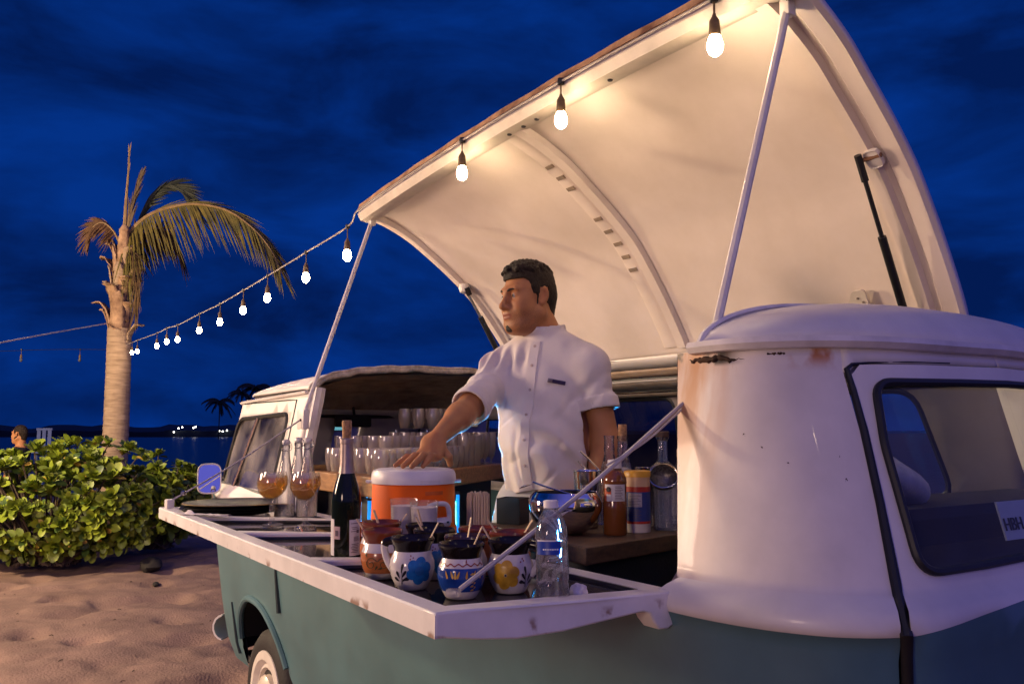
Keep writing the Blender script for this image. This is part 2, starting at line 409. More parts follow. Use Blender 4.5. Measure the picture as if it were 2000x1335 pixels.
for i in range(34):
    px = rd.uniform(-60, 430); dd = rd.uniform(5.2, 9.3); x, y = loc2(px, dd); z = float(sand_z(np.array([x]), np.array([y]))[0]); a = rd.uniform(0, 6.3); L = rd.uniform(.012, .045); r_ = rd.uniform(.0012, .0035)
    m_.add(*tube([(x, y, z + .003), (x + L * .5 * math.cos(a), y + L * .5 * math.sin(a), z + .008), (x + L * math.cos(a + .4), y + L * math.sin(a + .4), z + .003)], r_, 5))
tag(m_.mk('litter', M('dark_litter', (.035, .022, .016), .9, var=.3)), kind='stuff')
# low dark shore across the bay
V = []; F = []
n = 90
for i in range(n):
    px = -500 + i * 1500 / n; x, y = loc2(px, 330); x2, y2 = loc2(px, 520)
    hz = 2.4 + 1.1 * math.sin(i * .7) * math.sin(i * .23) + random.uniform(-.3, .5)
    V += [(x, y, -1.3), (x, y, hz * .5), ((x + x2) / 2, (y + y2) / 2, hz + 1.2), (x2, y2, hz), (x2, y2, -1.3)]
for i in range(n - 1):
    for k in range(4): F.append((i * 5 + k, i * 5 + 5 + k, i * 5 + 6 + k, i * 5 + 1 + k))
o = mk('far_shore_land', V, F, M('far_land', (.012, .02, .03), .9, var=.3, vs=.05)); tag(o, kind='structure')
for px, yy, L in ((343, 843, 30), (352, 836, 22), (359, 834, 34), (381, 835, 30), (385, 833, 18), (431, 841, 36), (438, 842, 40), (446, 840, 26)):
    x, y = loc2(px, 329); hh = 1.5 + (840 - yy) / 1700 * 329
    tag(mk('shore_light', *lathe([(0, -.3), (.22, -.2), (.3, 0), (.22, .2), (0, .3)], 8), M('shore_lamp', (1, .95, .85), emit=9), loc=(x, y, hh)),
        'tiny white lamp shining on the dark shore across the bay', 'light', 'lights along the far shore')
# hotel on the beach, seen through the windscreen
hx, hy = loc2(780, 74)
hot = thing('hotel', 'dark beach hotel with a few lit windows seen through the windscreen', 'building', (hx, hy, -.05), math.atan2(RT.y, RT.x))
mk('wall', *box((0, 3, 2.2), (15, 6, 4.4)), M('hotel_wall', (.30, .27, .30), .8, var=.3, vs=.6), hot)
mk('roof', *box((0, 3, 4.55), (15.8, 6.8, .3)), M('hotel_roof', (.05, .045, .05), .8), hot)
for i, (wx, wz, lit) in enumerate(((-6.5, 1.9, 0), (-5.1, 1.9, 2), (-3.4, 2.2, 1), (-1.0, 2.2, 3), (.6, 2.2, 3), (2.6, 2.2, 0), (4.4, 2.2, 1), (6.2, 2.2, 0), (-1.0, 3.6, 0), (2.6, 3.6, 1))):
    wf = mk('window', *box((wx, -.06, wz), (1.1, .14, .8)), M('hotel_frame', (.2, .18, .16), .6), hot)
    mk('pane', *box((wx, -.15, wz), (.95, .05, .65)), (M('hotel_pane_dark', (.02, .025, .04), .1), M('hotel_pane_dim', (.9, .7, .5), emit=.25), M('hotel_pane_teal', (.3, .9, .8), emit=.5), M('hotel_pane_lit', (1, .9, .75), emit=1.3))[lit], wf)

# ================================================================== VAN
def lerp(z, t): return float(np.interp(z, [a for a, b in t], [b for a, b in t]))
Y0 = [(.28, .11), (.4, .065), (.6, .03), (.75, .01), (.9, -.008), (1.08, -.014), (1.12, -.018), (1.14, -.034), (1.165, -.034), (1.185, -.02), (1.2, .004), (1.215, .01), (1.66, .095), (1.8, .11)]
XR = [(.28, .37), (.6, .40), (1.08, .41), (1.12, .415), (1.14, .43), (1.165, .43), (1.185, .415), (1.2, .39), (1.66, .265), (1.8, .22)]
RY = [(.28, .28), (1.1, .30), (1.66, .42)]
S0 = -3.42; NN = 2.3; WY = 1.55
XF = [(.28, -3.70), (.5, -3.80), (1.08, -3.84), (1.12, -3.845), (1.14, -3.86), (1.165, -3.86), (1.185, -3.85), (1.2, -3.80), (1.66, -3.56), (1.8, -3.5)]
WEND = .5 + (WY / 2 - .35)                           # middle of the tail
def skin(wc, z, off=0.):                             # wc runs along the left side (0 = rear pillar), round the corners and across tail or nose
    y0 = lerp(z, Y0)
    if S0 <= wc <= 0: return Vector((wc, y0 - off, z))
    if wc > 0: rx, ry, x0, sg, a = lerp(z, XR), lerp(z, RY), 0., 1, wc / .5
    else: rx, ry, x0, sg, a = S0 - lerp(z, XF), .32, S0, -1, (S0 - wc) / .5
    if a <= 1:
        th = a * PI / 2; p = Vector((x0 + sg * rx * math.sin(th) ** (2 / NN), y0 + ry * (1 - max(math.cos(th), 0) ** (2 / NN)), z))
        return p + Vector((sg * math.sin(th), -math.cos(th), 0)) * off
    y1 = y0 + ry; yy = y1 + (wc - .5) / (WEND - .5) * (WY / 2 - y1) if wc > 0 else y1 + (a - 1) * .5
    return Vector((x0 + sg * (rx + off), yy, z))
def skinf(off=0.): return lambda a, b: skin(a, b, off)
def far(f): return lambda a, b: (lambda p: Vector((p.x, WY - p.y, p.z)))(f(a, b))
van = thing('camper_van', 'old cream and teal camper van opened as a bar, roof raised and side folded down', 'van', (-1.7, WY / 2, 0))
def vp(name, V, F, mat, parent=None, **k): return inworld(mk(name, V, F, mat, parent or van, **k))
BND = lambda wc: 1.135 + .042 * math.sin(PI / 2 * min(1, max(0, wc - .36) / (WEND - .36)))      # top of the teal paint
# lower body with the front wheel arch
seam = [(.385, 1.15), (.39, .9), (.39, .45)]
arch = rounded([(-3.22, .22), (-3.19, .56), (-3.03, .695), (-2.78, .69), (-2.56, .57), (-2.40, .22)], [.01, .2, .1, .1, .25, .01], 4)
rarch = rounded([(-.95, .22), (-.86, .56), (-.72, .695), (-.42, .69), (-.28, .57), (-.2, .22)], [.01, .2, .1, .1, .2, .01], 4)
def top_edge(a, b, st): 
    n = max(2, int(abs(b - a) / st)); return [(a + (b - a) * i / n, BND(a + (b - a) * i / n)) for i in range(n + 1)]
lower = [(-4.3, .30)] + arch[:0] + [(-3.23, .30)] + [p for p in arch if p[1] > .30] + [(-2.42, .30), (-.93, .30)] + [p for p in rarch if p[1] > .30] + [(-.22, .30), (.36, .30), (.383, .9), (.38, BND(.38))] + top_edge(.37, -4.3, .12)
V, F = patch(lower, [], skinf(), .07, (0, -1, 0)); body = true_normals(vp('body_panel', V, F, teal, angle=0), [(skinf(), LASTW)]); V, F = patch(lower, [], skinf(-.02), .12, (0, 1, 0)); inworld(mk('body_lining', V, F, navy, body, angle=0))
V, F = patch(lower, [], far(skinf()), .09, (0, 1, 0)); solid(vp('body_panel', V, F, teal), .02)
nose = [(-4.3 - .5, .30), (-4.3, .30), (-4.3, 1.135), (-4.8, 1.135)]
for f, ou in ((skinf(), (-1, 0, 0)), (far(skinf()), (-1, 0, 0))):
    V, F = patch(nose, [], f, .09, ou); solid(vp('nose_panel', V, F, teal), .02)
# rolled lips round the wheel arches
for ar in (arch, rarch):
    path = [skin(a, b, .004) for a, b in ar if b > .24]
    vp('wheel_arch_lip', *tube(path, .016, 8), teal)
    wl = MB()
    pp = [(a, b) for a, b in ar if b > .24]
    for i in range(len(pp)):
        p = skin(*pp[i]); wl.V += [tuple(p + Vector((0, .0, 0))), tuple(p + Vector((0, .32, 0)))]
    for i in range(len(pp) - 1): wl.F.append((2 * i, 2 * i + 2, 2 * i + 3, 2 * i + 1))
    wl.mkw('wheel_well', M('wheel_well_black', (.008, .008, .008), .9, var=.2), van)
vp('wheel_well_liner', *box((-2.85, .36, .45), (.95, .02, .6)), M('wheel_well_black', (.008, .008, .008)))
# door gap ahead of the middle of the van
gp = [skin(-2.52, z, -.004 + .010 * max(0, (.86 - z)) / .16) for z in (1.12, 1.0, .86, .78, .70)]
vp('door_gap', *tube([skin(-2.52, z, .001) for z in (1.12, 1.0, .86, .78, .70)], [.006, .007, .009, .012, .015], 8), M('gap_shadow_paint', (.015, .03, .04), .6))
vp('door_gap', *tube([skin(-3.30, z, .001) for z in (.62, .5, .42, .36)], [.006, .009, .011, .011], 8), M('gap_shadow_paint', (.015, .03, .04)))
# white band, rear quarter, tail
band = top_edge(-4.8, .38, .12) + [(.374, 1.20)] + [(0.0, 1.20), (-.03, 1.172), (-2.40, 1.172), (-2.42, 1.215), (-4.8, 1.215)]
V, F = patch(band, [], skinf(.0), .03, (0, -1, 0)); true_normals(vp('belt_band', V, F, white, angle=0), [(skinf(), LASTW)]); V, F = patch(band, [], skinf(-.02), .06, (0, 1, 0)); vp('belt_lining', V, F, white, angle=0)
V, F = patch([(a, min(b, 1.2)) for a, b in top_edge(-4.8, .38, .12)] + [(.374, 1.20), (-4.8, 1.20)], [], far(skinf()), .05, (0, 1, 0)); solid(vp('belt_band', V, F, white), .018)
QX = lambda z: -.008 - .080 * min(1, max(0, (z - 1.2) / .46))
quarter = [(QX(1.2), 1.20), (.374, 1.20), (.353, 1.36), (.332, 1.5), (.306, 1.625), (.306, 1.672), (QX(1.672), 1.672), (QX(1.45), 1.45)]
V, F = patch(quarter, [], skinf(), .035, (0, -1, 0)); qp = true_normals(vp('quarter_panel', V, F, white_rust, angle=0), [(skinf(), LASTW)])
V, F = patch(quarter, [], skinf(-.03), .06, (0, 1, 0)); inworld(mk('quarter_lining', V, F, white, qp, angle=0))
V = []; F = []
for i in range(25):
    z = 1.19 + .482 * i / 24
    V += [tuple(skin(QX(z), z, 0)), tuple(skin(QX(z) - .004, z, -.010)), tuple(skin(QX(z), z, -.032))]
for i in range(24):
    for k in range(2): F.append((i * 3 + k, i * 3 + 3 + k, i * 3 + 4 + k, i * 3 + 1 + k))
inworld(mk('pillar_edge', V, F, white_rust, qp))
tag(qp, 'cream rear quarter panel streaked with rust under the gutter')
V, F = patch(quarter, [], far(skinf()), .05, (0, 1, 0)); solid(vp('quarter_panel', V, F, white), .03)
# tailgate: lower teal, band, frame round the window
def sm(wc, a, b): return a + (b - a) * (wc - .38) / (WEND - .38)
win_l = [(.365, 1.60), (.374, 1.47), (.412, 1.324), (.428, 1.262), (.47, 1.232), (.60, 1.236), (WEND, 1.24), (WEND, 1.617), (.7, 1.612)]
win_l = [(.366, 1.545), (.376, 1.47), (.40, 1.36), (.425, 1.268), (.445, 1.240), (.49, 1.230), (.62, 1.236), (WEND + .001, 1.243), (WEND + .001, 1.606), (.62, 1.603), (.41, 1.596), (.376, 1.578)]
gate = [(.392, 1.20), (.369, 1.36), (.348, 1.5), (.322, 1.612), (.34, 1.634), (.5, 1.640), (WEND, 1.645), (WEND, 1.20)]
win_l = rounded([(.366, 1.598), (.376, 1.47), (.40, 1.36), (.428, 1.236), (.62, 1.236), (WEND + .001, 1.243), (WEND + .001, 1.606), (.62, 1.603)], [.035, .02, .02, .045, .02, .0, .0, .02], 7)
win_open = [(a, b) for a, b in win_l]
gate_ring = [(.392, 1.20), (.369, 1.36), (.348, 1.5), (.322, 1.612), (.34, 1.634), (.5, 1.640), (WEND, 1.645), (WEND, 1.606)] + win_l[56:64] + win_l[:40] + [(WEND, 1.243), (WEND, 1.20)]
tailg = MB()
pcs = []
for f in (skinf(.004), far(skinf(.004))): tailg.add(*patch(gate_ring, [], f, .03, (1, 0, 0))); pcs.append((f, LASTW))
tg = true_normals(tailg.mkw('tailgate', white, van, angle=0), pcs); mbt = MB()
for f in (skinf(-.02), far(skinf(-.02))): mbt.add(*patch(gate_ring, [], f, .06, (-1, 0, 0)))
inworld(mbt.mk('gate_lining', white, tg, angle=0))
mbt = MB(); pcs = []
for f in (skinf(.004), far(skinf(.004))): mbt.add(*patch(top_edge(.396, WEND, .08) + [(WEND, 1.2), (.393, 1.2)], [], f, .03, (1, 0, 0))); pcs.append((f, LASTW))
true_normals(inworld(mbt.mk('gate_band', white, tg, angle=0)), pcs)
mbt = MB(); pcs = []
for f in (skinf(.004), far(skinf(.004))): mbt.add(*patch([(.404, .40), (.404, .9)] + top_edge(.398, WEND, .08) + [(WEND, .40)], [], f, .06, (1, 0, 0))); pcs.append((f, LASTW))
true_normals(inworld(mbt.mk('gate_lower_panel', teal, tg, angle=0)), pcs)
# frame above the gate, rubber seam
fr = MB()
for f in (skinf(), far(skinf())): fr.add(*patch([(.306, 1.618), (.318, 1.618), (.335, 1.638), (.5, 1.6435), (WEND, 1.6485), (WEND, 1.684), (.306, 1.674)], [], f, .03, (1, 0, 0)))
solid(fr.mkw('tail_header', white, van), .02)
sp = [(.314, 1.625), (.325, 1.58), (.340, 1.5), (.361, 1.36), (.383, 1.20), (.389, 1.14), (.396, 1.1), (.396, .9), (.398, .7), (.398, .42)]
for f in (skinf(.001), far(skinf(.001))): inworld(mk('gate_seal', *tube([f(a, b) for a, b in [(.6, 1.6475), (.45, 1.644), (.36, 1.639), (.325, 1.634)] + sp], [.0015, .0015, .002, .004, .006, .007, .008, .009, .010, .012, .011, .010, .010, .010], 8), black, tg))
# tail window: rubber and pane
for f in (skinf(.008), far(skinf(.008))):
    inworld(mk('window_rubber', *tube([f(a, b) for a, b in [(WEND, 1.606)] + win_l[56:64] + win_l[:40] + [(WEND, 1.243)]], .0090, 8), black, tg))
pn = MB()
for f in (skinf(-.002), far(skinf(-.002))): pn.add(*patch(win_l, [], f, .06, (1, 0, 0)))
pn.mkw('window_pane', tail_glass, tg)
# gutter round the fixed rear roof, rear roof
gut_m = M('gutter_paint', (.72, .67, .64), .35, var=.12, vs=12, coat=.2)
def gut(n=40):
    P = [skin(-.035 + (WEND + .035) * i / n, 1.675 + .008 * i / n, .007) for i in range(n + 1)]
    return P + [Vector((p.x, WY - p.y, p.z)) for p in P[::-1]]
vp('gutter', *sweep([(-.012, -.012), (.012, -.008), (.02, .004), (.016, .016), (-.012, .014)], gut()), gut_m)
def roof_patch(x0, xlim, sgn, off=0., nx=14, ny=44):
    V = []; F = []
    for j in range(ny + 1):
        u = -1 + 2 * j / ny; u = math.copysign(abs(u) ** .75, u); y = WY / 2 + u * (WY / 2 - .095)
        h = .122 * (1 - abs(u) ** 2.6) ** .62; xm = xlim(y)
        for i in range(nx + 1):
            t = (i / nx) ** .8; V.append((x0 + sgn * t * xm, y, 1.688 + h * (1 - t ** 2.8) ** .6 + .006 * 0 - off * (1 if 1 else 0)))
    for j in range(ny):
        for i in range(nx):
            a = j * (nx + 1) + i; f = (a, a + 1, a + nx + 2, a + nx + 1); F.append(f if sgn > 0 else f[::-1])
    return V, F
def rlim(y):
    u = abs(y - WY / 2) / (WY / 2 - .095); return .275 * (1 - u ** 3.2) ** .5 + .002
V, F = roof_patch(-.02, rlim, 1); rr = vp('rear_roof', V, F, white); solid(rr, .012)
rim = [Vector((-.022, WY / 2 + math.copysign(abs(u) ** .75, u) * (WY / 2 - .095), 1.683 + .122 * (1 - abs(u) ** 2.6) ** .62)) for u in np.linspace(-1, 1, 60)]
inworld(mk('roof_edge', *tube(rim, .008, 6), gut_m, rr))
rr_ = random.Random(2); vp('rust_patch', *tube([skin(a, 1.652 + rr_.uniform(-.003, .003) - .004 * (a > .06), -.001) for a in np.linspace(-.05, .105, 30)], [max(.0012, (.0075 * math.sin(PI * min(1, (i + 1) / 26)) ** .6) * rr_.uniform(.55, 1.15)) for i in range(30)], 7), M('rust_hole', (.045, .018, .008), .9, var=.4, vs=60, col2=(.012, .006, .004)))
vp('rust_patch', *tube([skin(a, 1.657 + rr_.uniform(-.001, .001), -.001) for a in np.linspace(.150, .190, 14)], [rr_.uniform(.0012, .0038) for i in range(14)], 6), M('rust_hole', (.045, .018, .008)))
vp('rust_patch', *tube([(-.035, .115, 1.70), (-.03, .14, 1.722), (-.025, .17, 1.742)], [.004, .007, .003], 6), M('rust_edge', (.30, .13, .035), .9, var=.4, vs=50, col2=(.08, .03, .01)))
# cab: side with door window, front, roof
cabwin = rounded([(-3.60, 1.215), (-2.67, 1.20), (-2.645, 1.578), (-3.42, 1.560)], [.06, .05, .06, .05], 5)
cab = [(-4.28, 1.215), (-2.40, 1.215), (-2.40, 1.672), (-3.9, 1.645), (-4.2, 1.64)]
V, F = patch(cab, [cabwin], skinf(.001), .05, (0, -1, 0)); cs = vp('cab_side', V, F, white); solid(cs, .025)
V, F = patch(cab, [cabwin], far(skinf(.001)), .07, (0, 1, 0)); cs2 = vp('cab_side', V, F, white); solid(cs2, .025)
for f, p_, nm in ((skinf(-.006), cs, dirty_window), (far(skinf(-.006)), cs2, window)):
    V, F = patch(cabwin, [], f, .07, (0, -1, 0)); dw = inworld(mk('door_window', V, F, nm, p_))
    inworld(mk('window_rubber', *tube([f(a, b) - Vector((0, .006 if p_ is cs else -.006, 0)) for a, b in cabwin + cabwin[:1]], .011, 6), black, p_))
    inworld(mk('vent_bar', *tube([f(-3.275, 1.215) - Vector((0, .008, 0)), f(-3.11, 1.565) - Vector((0, .008, 0))], .009, 6), chrome, p_))
inworld(mk('door_gap', *tube([skin(-2.575, z, .002) for z in (1.215, 1.4, 1.64)] + [skin(x, 1.642, .002) for x in (-2.7, -3.0, -3.4)], .0035, 6), M('gap_shadow_paint', (.015, .03, .04)), cs))
front = MB(); wsh = [(-4.07, 1.24), (-5.4, 1.24), (-5.4, 1.60), (-4.0, 1.59)]
fo = [(-4.28 - .0, 1.215), (-4.95 + .28, 1.215)]
def nosef(sgn):                                      # across the front, y given directly
    def f(y, z):
        p = Vector((lerp(z, XF) + .10 * abs((y - WY / 2) / .5) ** 3 * .5, y, z)); return p
    return f
yA, yB = lerp(1.4, Y0) + .20, WY - lerp(1.4, Y0) - .20
ws = rounded([(yA + .05, 1.25), (yB - .05, 1.25), (yB - .05, 1.585), (yA + .05, 1.585)], .06, 5)
V, F = patch([(yA - .02, 1.215), (yB + .02, 1.215), (yB + .02, 1.66), (yA - .02, 1.66)], [ws], nosef(1), .07, (-1, 0, 0)); fp = vp('windscreen_frame', V, F, white); solid(fp, .03)
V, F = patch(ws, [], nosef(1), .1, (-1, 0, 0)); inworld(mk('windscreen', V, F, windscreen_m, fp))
inworld(mk('windscreen_rubber', *tube([nosef(1)(a, b) for a, b in ws + ws[:1]], .013, 6), black, fp))
def flim(y):
    u = abs(y - WY / 2) / (WY / 2 - .095); return 1.05 * (1 - u ** 14) ** .25 + .08
V, F = roof_patch(-2.43, flim, -1, nx=20); cr_ = vp('cab_roof', V, F, white); solid(cr_, .012)
rim = []
for u in np.linspace(-1, 1, 120):
    rim.append(Vector((-2.425 + .004 * math.sin(u * 23) * math.sin(u * 9), WY / 2 + math.copysign(abs(u) ** .75, u) * (WY / 2 - .095), 1.682 + .122 * (1 - abs(u) ** 2.6) ** .62 + .004 * math.sin(u * 17) * math.sin(u * 11))))
V, F = tube(rim, .008, 6)
inworld(mk('roof_edge', V, F, M('cut_canvas_edge', (.60, .52, .44), .7, var=.3, vs=30), cr_))
Vr = []; Fr = []
for i, p in enumerate(rim):
    d = .027 + .004 * math.sin(i * .53) * math.sin(i * .21); Vr += [tuple(p + Vector((.004, 0, .003))), tuple(p + Vector((.008, 0, -d * .5))), tuple(p + Vector((.004, 0, -d)))]
for i in range(len(rim) - 1):
    for k in range(2): Fr.append((i * 3 + k, i * 3 + k + 1, i * 3 + 4 + k, i * 3 + 3 + k))
inworld(solid(mk('roof_edge_trim', Vr, Fr, M('cut_canvas_edge', (.60, .52, .44)), cr_), .004))
V, F = roof_patch(-2.44, lambda y: flim(y) * .95, -1, .040, nx=16)
V = [(x, y, z - .006 * math.sin((x + 3) * 22) * (1 if x < -2.6 else .3) - .02 * max(0, (-2.5 - x))) for x, y, z in V]
inworld(mk('headliner', V, [f[::-1] for f in F], liner, cr_))
P = [skin(-2.44 - 1.45 * i / 30, 1.672 - .035 * i / 30, .012) for i in range(31)]
inworld(mk('cab_gutter', *sweep([(.010, -.007), (-.004, -.006), (-.008, .003), (.010, .010)], P), white, cr_))
inworld(mk('cab_gutter', *sweep([(.012, -.012), (-.018, .006), (.012, .014)], [Vector((p.x, WY - p.y, p.z)) for p in P]), white, cr_))
# window pillar behind the cab, where the strut and stay are fixed
vp('door_pillar', *tube([Vector((-2.405, lerp(z, Y0) + .035, z)) for z in np.linspace(1.19, 1.69, 10)], .03, 8), white)
br = vp('stay_bracket', *box((-2.350, .040, 1.548), (.085, .03, .085), None, .008), white)
inworld(mk('bolt', *lathe([(0, .006), (.006, .004), (.006, -.004), (0, -.006)], 8, (0, 0, 0)), black, br)); br.children[0].location = (-2.335, .024, 1.545)
# interior mirror, visors, dashboard, seats
im_ = vp('interior_mirror', *box((-3.44, .735, 1.555), (.03, .235, .072), Matrix.Rotation(R(6), 3, 'Z'), .012), dark)
inworld(mk('mirror_arm', *tube([(-3.46, .75, 1.59), (-3.50, .76, 1.64)], .008, 6), dark, im_))
vp('dashboard', *box((-3.62, WY / 2, 1.12), (.30, 1.2, .16), None, .03), dark)
for y in (.42, 1.12): vp('front_seat', *box((-3.02, y, .92), (.16, .48, .62), Matrix.Rotation(R(-8), 3, 'Y'), .05), dark)
vp('floor', *box((-1.68, WY / 2, .345), (3.3, 1.36, .03)), M('van_floor', (.05, .045, .04), .7, var=.3))
vp('bulkhead', *box((.02, WY / 2, .72), (.03, 1.40, .74)), navy)
vp('parcel_shelf', *prism([(-.02, .06), (.12, .06), (.30, .20), (.37, .36), (.37, WY - .36), (.30, WY - .20), (.12, WY - .06), (-.02, WY - .06)], 1.165, 1.195), M('shelf_felt', (.018, .017, .018), .95, var=.2)); vp('luggage_shelf', *prism([(-.02, .12), (.10, .12), (.20, .28), (.22, .42), (.22, WY - .2), (-.02, WY - .2)], 1.305, 1.33), MATS['shelf_felt']); vp('rear_seat_back', *box((-.06, WY / 2, 1.10), (.05, 1.36, .34)), MATS['shelf_felt'])
vp('inner_panel', *box((-1.2, .075, .74), (2.36, .02, .78)), navy)
# door mirror
mm = Matrix.Translation((-3.40, -.085, 1.247)) @ Matrix.Rotation(R(-9), 4, 'Z') @ Matrix.Rotation(R(-7), 4, 'Y')
mo = rounded([(-.060, -.080), (.060, -.080), (.060, .080), (-.060, .080)], .045, 8); nm_ = len(mo); ring = [(1., .012), (.985, .015), (.90, .0135)]; back = [(1., .012), (.99, -.004), (.88, -.016), (.5, -.024)]
V = [tuple(mm @ Vector((d_, a * s_, b * s_))) for s_, d_ in ring[::-1] + back[1:] for a, b in mo]; F = [(r_ * nm_ + k, (r_ + 1) * nm_ + k, (r_ + 1) * nm_ + (k + 1) % nm_, r_ * nm_ + (k + 1) % nm_) for r_ in range(5) for k in range(nm_)] + [tuple(range(5 * nm_, 6 * nm_))]
dm = vp('door_mirror', V, F, M('mirror_shell_white', (.72, .68, .66), .3, var=.05))
V2 = [tuple(mm @ Vector((.0130, a * .91, b * .93))) for a, b in mo]
inworld(mk('mirror_glass', V2, [tuple(range(len(V2)))], mirror, dm, smooth=False))
inworld(mk('mirror_arm', *tube(bez([(-3.41, -.06, 1.175), (-3.43, -.05, 1.15), (-3.47, -.02, 1.135), (-3.50, .0, 1.135)], 10), .010, 8), chrome, dm))
inworld(mk('mirror_knob', *tube([(-3.43, -.045, 1.125), (-3.46, -.04, 1.125)], .018, 8), chrome, dm))
# bumper, wheels
bp_ = [skin(-3.62 - i * .09, .42, .075) for i in range(9)]; bp_ += [Vector((bp_[-1].x - .02, WY / 2, .42))]; bp_ += [Vector((p.x, WY - p.y, p.z)) for p in bp_[:-1][::-1]]
vp('front_bumper', *sweep([(.030, -.070), (.006, -.062), (-.014, -.044), (-.026, -.016), (-.026, .016), (-.014, .044), (.006, .062), (.030, .070), (.030, .062), (.010, .052), (-.006, .036), (-.016, .012), (-.016, -.012), (-.006, -.036), (.010, -.052), (.030, -.062)], bp_), white)
def wheel(x, y, flip):
    t = thing('w', None, None); bpy.data.objects.remove(t)
    s = -1 if not flip else 1
    def lx(prof, seg=40): 
        V, F = lathe(prof, seg); return [(x + a, y + s * c, .235 + b) for a, b, c in V], (F if s < 0 else F)
    wh = vp('wheel', *lx([(.0, -.07), (.17, -.08), (.215, -.07), (.226, -.01), (.222, .008), (.21, .012), (.182, .013), (.170, .002), (.160, -.008), (.145, -.004), (.135, -.02), (.11, -.028), (.0, -.02)]), M('wheel_cream', (.70, .64, .56), .35, var=.1, vs=8))
    inworld(mk('tyre', *lx([(.20, -.16), (.27, -.175), (.312, -.155), (.322, -.12), (.322, -.05), (.314, -.018), (.285, .004), (.25, .012), (.224, .004), (.222, -.03)], 56), M('tyre_rubber', (.022, .018, .018), .75, var=.2, vs=20, bump=.2, bs=90), wh))
    inworld(mk('hubcap', *lx([(.112, -.02), (.110, .006), (.09, .022), (.05, .034), (.0, .038)]), M('hubcap_cream', (.72, .62, .5), .3, var=.1), wh))
for wx, wy, fl in ((-2.86, .075, 0), (-.50, .075, 0), (-2.86, WY - .075, 1), (-.50, WY - .075, 1)): wheel(wx, wy, fl)
# far side wall with its windows
fw = [(-2.40, 1.20), (-.02, 1.20), (-.02, 1.672), (-2.40, 1.672)]
fwin = [rounded([(-2.33, 1.27), (-1.52, 1.27), (-1.50, 1.648), (-2.33, 1.648)], .07, 5), rounded([(-1.30, 1.275), (-.27, 1.275), (-.36, 1.640), (-1.30, 1.640)], .08, 5)]
V, F = patch(fw, fwin, far(skinf()), .06, (0, 1, 0)); fwl = vp('far_side_wall', V, F, M('interior_cream', (.17, .14, .145), .6, var=.1)); solid(fwl, .025)
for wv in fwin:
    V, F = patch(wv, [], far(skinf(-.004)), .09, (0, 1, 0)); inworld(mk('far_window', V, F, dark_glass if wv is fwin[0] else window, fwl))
    inworld(mk('window_rubber', *tube([far(skinf(-.014))(a, b) for a, b in wv + wv[:1]], .016, 6), black, fwl))
def strip(name, yz, mat, X0=-2.38, X1=.0, th=.004):
    V = []; F = []; n = 24
    for i in range(n + 1):
        X = X0 + (X1 - X0) * i / n
        for y, z in yz: V.append((X, y, z + .0012 * math.sin(i * 2.3) * math.sin(i * .7)))
    m = len(yz)
    for i in range(n):
        for k in range(m - 1): a = i * m + k; F.append((a, a + m, a + m + 1, a + 1))
    o = vp(name, V, F, mat); solid(o, th, 0); return o
taupe = M('interior_taupe', (.19, .15, .125), .7, var=.2, vs=14)
strip('hinge_rail', [(1.225, 1.812), (1.236, 1.794), (1.262, 1.764)], white); strip('hinge_rail', [(1.262, 1.7625), (1.275, 1.752), (1.288, 1.746), (1.300, 1.733)], M('rail_beige', (.52, .40, .30), .6, var=.25, vs=9, col2=(.38, .25, .15)))
strip('slit', [(1.31, 1.742), (1.312, 1.708)], black); strip('far_gutter_rail', [(1.305, 1.721), (1.297, 1.719), (1.300, 1.712)], white)
strip('far_trim', [(1.303, 1.711), (1.318, 1.700), (1.340, 1.682)], taupe); vp('far_grab_rail', *tube([(-2.36, 1.348, 1.671), (-.05, 1.348, 1.671)], .0055, 8), chrome); strip('far_trim', [(1.352, 1.664), (1.40, 1.652), (1.47, 1.650)], taupe); strip('far_cap', [(1.31, 1.74), (1.40, 1.72), (1.47, 1.668)], white)
lp_ = vp('licence_plate', *box((0, 0, 0), (.17, .004, .085), None, .0), M('plate_white', (.62, .62, .60), .4, var=.08)); lp_.matrix_parent_inverse = Matrix.Identity(4)
lp_.location = (1.7 + .30, .775 - WY / 2, 1.300); lp_.rotation_euler = (R(-14), 0, R(90))
def text(name, s, size, mat, parent, loc, rot, ext=.001):
    c = bpy.data.curves.new(name, 'FONT'); c.body = s; c.size = size; c.extrude = ext; c.align_x = 'CENTER'; c.align_y = 'CENTER'
    dg = bpy.data.objects.new(name + '_t', c); COL.objects.link(dg); bpy.context.view_layer.update()
    me = bpy.data.meshes.new_from_object(dg.evaluated_get(bpy.context.evaluated_depsgraph_get())); bpy.data.objects.remove(dg); me.materials.clear(); me.materials.append(mat)
    o = bpy.data.objects.new(name, me); COL.objects.link(o); o.parent = parent; o.location = loc; o.rotation_euler = rot; return o
text('plate_letters', 'HBH', .040, dark, lp_, (-.042, -.004, -.010), (R(90), 0, 0))

# ---- raised roof, hinged along the far side
prof_in = [(.33, 2.515), (.43, 2.50), (.57, 2.44), (.68, 2.37), (.80, 2.285), (.91, 2.195), (1.00, 2.10), (1.09, 1.99), (1.17, 1.88), (1.22, 1.80)]
pc = bez([Vector((0, a, b)) for a, b in prof_in], 40)
def roofp(k, X, off=0.):
    u = k / 40.; p = pc[k]; t = (pc[min(k + 1, 40)] - pc[max(k - 1, 0)]).normalized(); nrm = Vector((0, -t.z, t.y))
    if nrm.z < 0: nrm = -nrm
    X = X - .085 * u * min(1, max(0, (X + .6) / .6))
    bow = .040 * (1 - ((X + 1.2) / 1.2) ** 2) * (1 - .75 * max(0, (u - .55) / .45)); q = (X + 2.4) / 2.4
    lift = .085 * q * max(0, 1 - u * 1.15); shear = .035 * q * (1 - u) + .0 * q
    return Vector((X, p.y + shear, p.z + lift)) + nrm * (bow + off)
